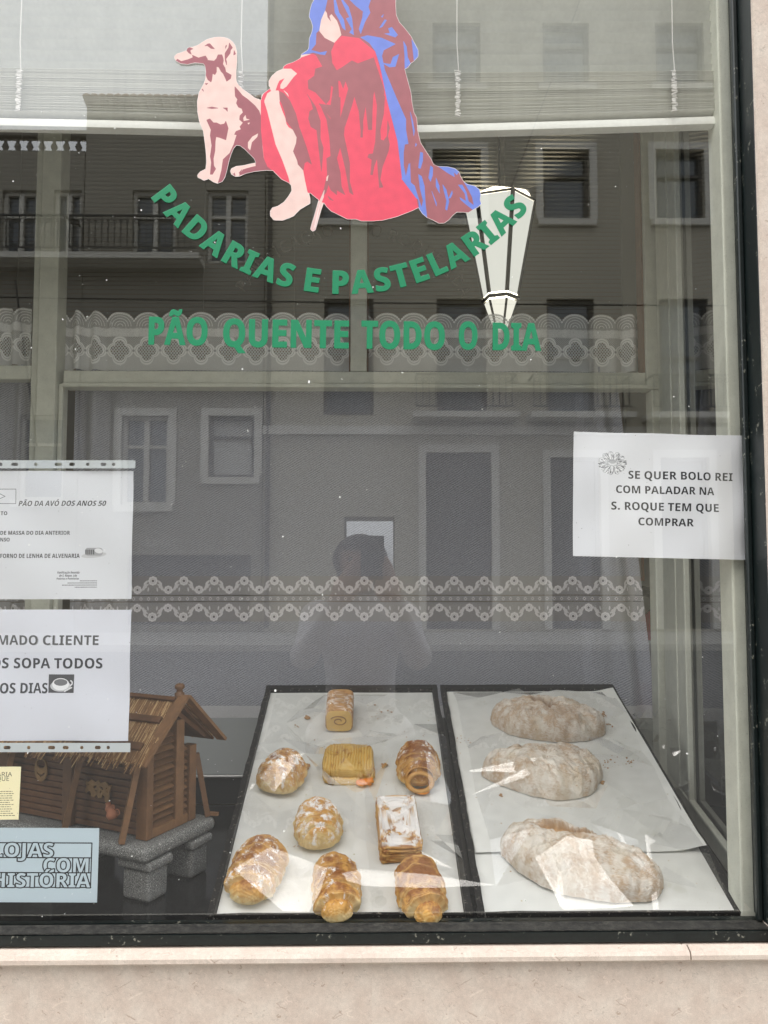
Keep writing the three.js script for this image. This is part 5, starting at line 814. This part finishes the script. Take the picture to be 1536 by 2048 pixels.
// ---------- clear film over the food ----------
const film = MP({ color: 0xffffff, transmission: 1, thickness: 0, roughness: 0.03, ior: 1.85, side: THREE.DoubleSide, flatShading: true });
function clearSheet(u0, u1, v0, v1, bumps, nu, nv, seed, label, extra) { // creased facets draped from one hump to the next, in the tray's own axes
  const r = rngOf(seed), pts = [], nat = (u, v) => { let h = 0.0115; for (const [bu, bv, ru, rv, bh] of bumps) { const d = Math.hypot((u - bu) / ru, (v - bv) / rv); h = Math.max(h, 0.006 + bh * clamp(1.75 - d * 0.85, 0, 1)); } return h; };
  for (let j = 0; j <= nv; j++) for (let i = 0; i <= nu; i++) { const ju = i && i < nu ? (r() - 0.5) * 0.75 / nu : 0, jv = j && j < nv ? (r() - 0.5) * 0.75 / nv : 0, u = lerp(u0, u1, i / nu + ju), v = lerp(v0, v1, j / nv + jv); pts.push(V(u + (j === 0 || j === nv ? 0 : 0), nat(u, v) + 0.006 * r() * (j && j < nv ? 1 : 0.15), -v)); }
  const pos = [], tri = (a, b, c) => { for (const k of [a, b, c]) pos.push(...pts[k].toArray()); };
  for (let j = 0; j < nv; j++) for (let i = 0; i < nu; i++) { const a = j * (nu + 1) + i, b = a + 1, c = a + nu + 1, d = c + 1; if ((i + j + (r() < 0.3 ? 1 : 0)) % 2) { tri(a, b, c); tri(b, d, c); } else { tri(a, b, d); tri(a, d, c); } }
  if (extra) extra(pos, nat);
  const g = new THREE.BufferGeometry(); g.setAttribute('position', new THREE.Float32BufferAttribute(pos, 3)); g.computeVertexNormals();
  return g;
}
{
  const inv = (px, py, t) => { const p = trayAt(px, py, 0.01).sub(t.position); return [p.x, p.dot(TUP)]; };
  const b = (t, list) => list.map(([px, py, ru, rv, h]) => [...inv(px, py, t), ru, rv, h]);
  const put = (t, g, label) => { const m = single('clear_film', g, film, label, 'film', 'clear film over the food'); m.position.copy(t.position); m.rotation.x = TILT; };
  // film facets added over the drape, each aimed to mirror sky at the camera
  const facets = (t, list) => (pos) => {
    for (const [lift, el, az, ...q] of list) {
      const cx = q.reduce((s, p) => s + p[0], 0) / q.length, cy = q.reduce((s, p) => s + p[1], 0) / q.length, c = trayAt(cx, cy, lift), d = c.clone().sub(camera.position).normalize(), e = el * Math.PI / 180, n = V(Math.sin(az) * Math.cos(e), Math.sin(e), Math.cos(az) * Math.cos(e)).sub(d).normalize();
      const v = q.map(([x, y]) => { const r = ray(x, y), p = camera.position.clone().addScaledVector(r, c.clone().sub(camera.position).dot(n) / r.dot(n)).sub(t.position); return [p.x, p.dot(TN), -p.dot(TUP)]; });
      for (let k = 1; k + 1 < v.length; k++) pos.push(...v[0], ...v[k], ...v[k + 1]);
    }
  };
  put(L1.t, clearSheet(0.03, 0.43, 0.02, 0.71, b(L1.t, [[680, 1441, 0.04, 0.055, 0.07], [697, 1539, 0.065, 0.06, 0.05], [565, 1565, 0.062, 0.068, 0.085], [836, 1545, 0.06, 0.066, 0.088], [637, 1669, 0.058, 0.07, 0.083], [796, 1672, 0.048, 0.082, 0.06], [514, 1762, 0.062, 0.088, 0.083], [671, 1796, 0.056, 0.085, 0.08], [845, 1800, 0.056, 0.085, 0.08]]), 7, 9, 5, '', facets(L1.t, [[0.062, 53, -0.3, [466, 1738], [540, 1694], [574, 1706], [655, 1737], [640, 1785], [618, 1824], [566, 1822]], [0.07, 55, -0.3, [660, 1752], [722, 1738], [850, 1748], [991, 1770], [860, 1776], [730, 1772]], [0.03, 55, -0.3, [838, 1700], [868, 1728], [905, 1737], [850, 1712]]])), 'clear creased film draped over the pastries of the left tray');
  put(L2.t, clearSheet(0.03, 0.42, 0.02, 0.72, b(L2.t, [[1094, 1447, 0.155, 0.072, 0.062], [1090, 1555, 0.145, 0.088, 0.068], [1152, 1738, 0.165, 0.09, 0.08]]), 6, 8, 12, '', facets(L2.t, [[0.066, 55, -0.3, [1071, 1716], [1134, 1672], [1184, 1680], [1190, 1715], [1222, 1760], [1268, 1812], [1225, 1816], [1126, 1820], [1118, 1770]], [0.05, 55, -0.3, [1290, 1668], [1312, 1682], [1300, 1690], [1318, 1818], [1306, 1820], [1297, 1700]], [0.05, 55, -0.3, [938, 1541], [1040, 1528], [1071, 1515], [1062, 1546], [1050, 1534], [1036, 1537], [944, 1545]], [0.05, 55, -0.3, [942, 1590], [1044, 1550], [1052, 1537], [1060, 1548], [1046, 1556]], [0.05, 55, -0.3, [1232, 1663], [1246, 1672], [1254, 1690], [1244, 1684]], [0.03, 55, -0.3, [1118, 1720], [1128, 1790], [1120, 1815], [1112, 1790]]])), 'clear creased film draped over the loaves of the right tray');
}
{ // crumpled foil tucked beside the right tray
  const r = rngOf(14), pts = [], nu = 5, nv = 13; for (let j = 0; j <= nv; j++) for (let i = 0; i <= nu; i++) { const f = j / nv, a = P(lerp(1266, 1340, i / nu) + f * 46, lerp(1420, 1585, f), lerp(-0.66, -0.42, f)); pts.push(V(a.x + 0.02 * (r() - 0.5), a.y + 0.02 * (r() - 0.5) - (j === 0 ? 0.02 * r() : 0), a.z + 0.02 * (r() - 0.5) - 0.02 * i / nu)); }
  const pos = []; for (let j = 0; j < nv; j++) for (let i = 0; i < nu; i++) { const a = j * (nu + 1) + i, b2 = a + 1, c = a + nu + 1, d = c + 1; for (const k of (i + j) % 2 ? [a, b2, c, b2, d, c] : [a, b2, d, a, d, c]) pos.push(...pts[k].toArray()); }
  const g = new THREE.BufferGeometry(); g.setAttribute('position', new THREE.Float32BufferAttribute(pos, 3)); g.computeVertexNormals();
  const wrap = mergeVertices(g.deleteAttribute('normal')); wrap.computeVertexNormals(); single('crumpled_wrap', wrap, MP({ color: 0xffffff, transmission: 1, thickness: 0, roughness: 0.06, ior: 3, side: THREE.DoubleSide }), 'crumpled clear glossy wrap tucked between the right tray and the side screen', 'wrap');
}

// ---------- model granary ----------
{
  const t = thing('model_granary', 'wooden model granary with straw roof on grey stone legs, left of the trays', 'model house');
  const AL = 26 * Math.PI / 180, F = P(290, 1792, -0.125); F.y = yFloor; t.position.copy(F); t.rotation.y = -AL; // built along -x (left) and -z (back); origin under the front right leg
  const grain = (r, g, b, k) => M({ color: lin(r, g, b), map: noiseTex(128, (u, v, n) => { const l = 190 + 55 * n(6 + k, 4, k) + 30 * n(40, 2, k + 3); return [l, l, l]; }, false, 4), roughness: 0.55 });
  const wood = [grain(0.2, 0.094, 0.036, 1), grain(0.17, 0.078, 0.029, 2), grain(0.25, 0.122, 0.048, 3)], woodDark = grain(0.16, 0.066, 0.022, 4);
  const granite = M({ map: noiseTex(256, (u, v, n) => { const a = n(62, 2, 1), b = n(44, 2, 6); const l = a > 0.3 ? 178 : b > 0.32 ? 52 : 108 + 40 * a; return [l, l, l * 0.98]; }, true, 7), roughness: 0.9, bumpMap: noiseTex(128, (u, v, n) => { const l = 128 + 90 * n(50, 2, 3); return [l, l, l]; }, false, 7), bumpScale: 0.002 });
  const hLeg = 0.071, hSlab0 = hLeg + 0.001, hSlab1 = hSlab0 + 0.026, wy0 = hSlab1, LEN = 0.5, DEP = 0.118, SX = 0.036, SZ = 0.042;
  for (const [x, z] of [[0, 0], [0, -0.112], [-0.23, 0], [-0.23, -0.112], [-0.44, 0], [-0.44, -0.112]]) {
    const g = new RoundedBoxGeometry(0.062, hLeg - 0.017, 0.05, 3, 0.008); g.translate(x, (hLeg - 0.017) / 2, z); const leg = obj('stone_leg', metres(g), granite, t);
    obj('leg_cap', box(x - 0.038, x + 0.038, hLeg - 0.0165, hLeg, z - 0.031, z + 0.031, 0.006), granite, leg);
  }
  obj('stone_slab', box(-LEN, SX, hSlab0, hSlab1, -DEP - SZ + 0.005, SZ, 0.011), granite, t);
  const fx = 0.012, zf = 0.012, zb = -DEP - 0.004, wh = 0.142, top = wy0 + wh, ridge = wy0 + 0.238, zc = (zf + zb) / 2;
  const post = (x0, x1, z0, z1, y1, m = wood[0]) => obj('post', box(x0, x1, wy0 + 0.001, y1, z0, z1, 0.002), m, t);
  post(fx - 0.026, fx, zf - 0.016, zf, top + 0.02); post(fx - 0.022, fx, zb, zb + 0.02, top); post(fx - 0.02, fx, zb + 0.036, zb + 0.058, top + 0.055, wood[2]);
  for (const x of [-0.17, -0.34, -0.48]) post(x - 0.024, x, zf - 0.016, zf, top + 0.01, wood[1]);
  obj('sill_beam', box(fx - 0.018, fx - 0.002, wy0 + 0.0005, wy0 + 0.017, zb + 0.021, zf - 0.017, 0.001), wood[2], t);
  for (let k = 0; k < 14; k++) { // gable louvres
    const y = wy0 + 0.022 + k * 0.0118, a = zb + 0.058 + 0.0008, b = zf - 0.0168; if (y > ridge - 0.05) break; const half = y > top ? (ridge - y) / (ridge - top) : 1, g = box(-0.009, 0.009, -0.0015, 0.0015, lerp(zc, a, half), lerp(zc, b, half)); g.rotateZ(-0.6); g.translate(fx - 0.012, y, 0); obj('louvre', g, wood[k % 3], t);
    if (k < 11) { const h = box(-0.009, 0.009, -0.0015, 0.0015, zb + 0.021, zb + 0.0352); h.rotateZ(-0.6); h.translate(fx - 0.012, y, 0); obj('louvre', h, wood[(k + 1) % 3], t); }
  }
  for (let k = 0; k < 12; k++) { const y = wy0 + 0.004 + k * 0.0118; obj('wall_board', box(-LEN + 0.01, fx - 0.027, y, y + 0.0098, zf - 0.014 - (k % 2) * 0.002, zf - 0.0095 - (k % 3) * 0.001, 0.001), woodDark, t); }
  obj('inner_wall', box(-LEN + 0.01, fx - 0.03, wy0 + 0.002, top, zb + 0.002, zf - 0.018), woodDark, t);
  // roof
  const ez = 0.046, eyF = top + 0.006, eyB = top - 0.008, slope = (z) => ridge - (Math.abs(z - zc) / (zf + ez - zc)) * (ridge - eyF), rx0 = -LEN - 0.03, rx1 = fx + 0.024;
  const roof = new THREE.Group(); roof.name = 'roof'; t.add(roof);
  for (const s of [1, -1]) { const a = V((rx0 + rx1) / 2 - 0.005, ridge - 0.004, zc), b = V((rx0 + rx1) / 2 - 0.005, slope(zc + s * (zf + ez - zc)) - 0.004, zc + s * (zf + ez - zc - 0.006)); obj('roof_board', bar(a, b, rx1 - rx0 - 0.02, 0.004, V(0, 1, 0)), woodDark, roof); }
  const strawGeo = (tone) => { const r = rngOf(tone * 31), list = []; for (let k = 0; k < 2200; k++) { const s = r() < 0.8 ? 1 : -1, x = rx0 + 0.01 + r() * (rx1 - rx0 - 0.014), v0 = r() * 0.62, v1 = v0 + 0.3 + r() * 0.3 > 1 ? 1 + 0.025 * r() : v0 + 0.3 + r() * 0.3, zz = (v) => zc + s * v * (zf + ez - zc), yy = (v) => ridge - v * (ridge - eyF) + 0.001 + 0.003 * r(), sl = 0.022 * v1 - 0.022 * v0 + 0.004 * (r() - 0.5); const w = 0.0005 + 0.0008 * r(); list.push(bar(V(x, yy(v0), zz(v0)), V(x + sl, yy(v1), zz(v1)), w, w)); } return merge(list); };
  [[0.3, 0.16, 0.062], [0.22, 0.11, 0.042], [0.52, 0.34, 0.16], [0.17, 0.085, 0.034]].forEach((c, i) => { const m = obj('straw', strawGeo(i + 1), M({ color: lin(...c), roughness: 0.8 }), roof); m.userData.kind = 'stuff'; });
  for (const [v, w] of [[0.42, 0.013], [0.83, 0.014], [0.08, 0.008]]) { const z = zc + v * (zf + ez - zc), y = ridge - v * (ridge - eyF) + 0.008, g = box(rx0 + 0.01, rx1 - 0.014, -0.003, 0.003, -w / 2, w / 2, 0.001); g.rotateX(Math.atan2(ridge - eyF, zf + ez - zc)); g.translate(0, y, z); obj('batten', g, woodDark, roof); }
  for (const s of [1, -1]) { const e = zc + s * (zf + ez - zc); obj('bargeboard', bar(V(rx1, ridge + 0.006, zc + s * 0.002), V(rx1, eyF - 0.004, e), 0.006, 0.022, V(1, 0, 0)), wood[2], roof); const r2 = bar(V(rx1 - 0.03, ridge - 0.022, zc + s * 0.002), V(rx1 - 0.03, eyF + 0.004, zc + s * (zf - zc + 0.026)), 0.008, 0.012, V(1, 0, 0)); obj('rafter', r2, woodDark, roof); }
  const fin = new THREE.LatheGeometry([[0.009, 0], [0.009, 0.007], [0.006, 0.009], [0.0055, 0.013], [0.009, 0.016], [0.009, 0.021], [0.006, 0.024], [0, 0.025]].map((p) => new THREE.Vector2(...p)), 8); fin.translate(rx1 - 0.012, ridge + 0.004, zc); obj('finial', fin, wood[0], roof);
  // slanting props at the corners and along the wall
  for (const [x, z, dx] of [[fx - 0.03, zf + 0.024, 0.012], [-0.155, zf + 0.024, 0.012], [-0.33, zf + 0.024, 0.012]]) obj('prop', bar(V(x - 0.005, wy0 + 0.001, z), V(x + dx, top - 0.004, zf + 0.004), 0.014, 0.01), wood[2], t);
  obj('prop', bar(V(fx + 0.012, wy0 + 0.002, zb - 0.02), V(fx - 0.004, top - 0.02, zb - 0.004), 0.012, 0.01), wood[1], t);
  obj('peg', bar(V(fx + 0.006, wy0 + 0.006, zb - 0.02), V(fx + 0.034, wy0 + 0.007, zb - 0.024), 0.006, 0.006), wood[2], t);
  // cut out ornaments on the wall
  const tan = grain(0.34, 0.19, 0.065, 6), orn = (pts, holes, x, y, k, name) => { const s = new THREE.Shape(pts.map(([a, b]) => new THREE.Vector2(a * k, b * k))); for (const h of holes) s.holes.push(new THREE.Path(h.map(([a, b]) => new THREE.Vector2(a * k, b * k)))); const g = new THREE.ExtrudeGeometry(s, { depth: 0.003, bevelEnabled: false }); g.translate(x, y, zf - 0.0065); obj(name, metres(g), tan, t); };
  const ell = (a, b, n = 28, x = 0, y = 0) => Array.from({ length: n }, (_, i) => [x + a * Math.cos(i / n * 6.2832), y + b * Math.sin(i / n * 6.2832)]);
  orn([[-50, 26], [-40, 20], [-28, 30], [-10, 24], [0, 32], [10, 24], [28, 30], [40, 20], [52, 24], [44, 2], [42, -24], [36, -32], [28, -26], [26, -12], [18, -8], [14, -18], [2, -20], [-6, -10], [-14, -20], [-26, -18], [-30, -4], [-40, -6], [-46, -12], [-52, -6], [-46, 6]], [[[-18, 12], [-6, 16], [-6, 9], [-18, 5]], [[6, 16], [20, 12], [20, 5], [6, 9]], [[-12, 0], [-4, 4], [-4, -6]], [[8, 4], [16, 0], [8, -6]], ell(2.2, 2.2, 8, -36, 14), ell(2.2, 2.2, 8, 34, 12), ell(2.2, 2.2, 8, 36, 2)], -0.108, wy0 + 0.072, 0.00062, 'yoke_ornament');
  orn(ell(22, 30), [ell(15, 11, 20, 0, 14), [[-15, -4], [-13, -12], [0, -19], [13, -12], [15, -4], [8, -10], [0, -13], [-8, -10]]], -0.255, wy0 + 0.094, 0.00075, 'ring_ornament');
  const jug = (x, y, s) => { const g = new THREE.LatheGeometry([[0, 0], [0.007, 0.001], [0.0095, 0.008], [0.006, 0.015], [0.005, 0.018], [0.007, 0.021]].map(([a, b]) => new THREE.Vector2(a * s, b * s)), 14); g.rotateZ(0.35); g.translate(x, y, zf + 0.004); obj('clay_jug', g, M({ color: lin(0.42, 0.16, 0.08), roughness: 0.7, side: THREE.DoubleSide }), t); const h = new THREE.TorusGeometry(0.0045 * s, 0.0012, 6, 14); h.translate(x + 0.008 * s, y + 0.012 * s, zf + 0.004); obj('jug_handle', h, M({ color: lin(0.4, 0.16, 0.08), roughness: 0.7 }), t); };
  jug(-0.062, wy0 + 0.03, 1.15); jug(-0.07, wy0 + 0.042, 0.8);
}

for (const o of things) settle(o);
scene.traverse((o) => { if (o.isMesh) { o.castShadow = true; o.receiveShadow = true; } });
renderer.render(scene, camera);
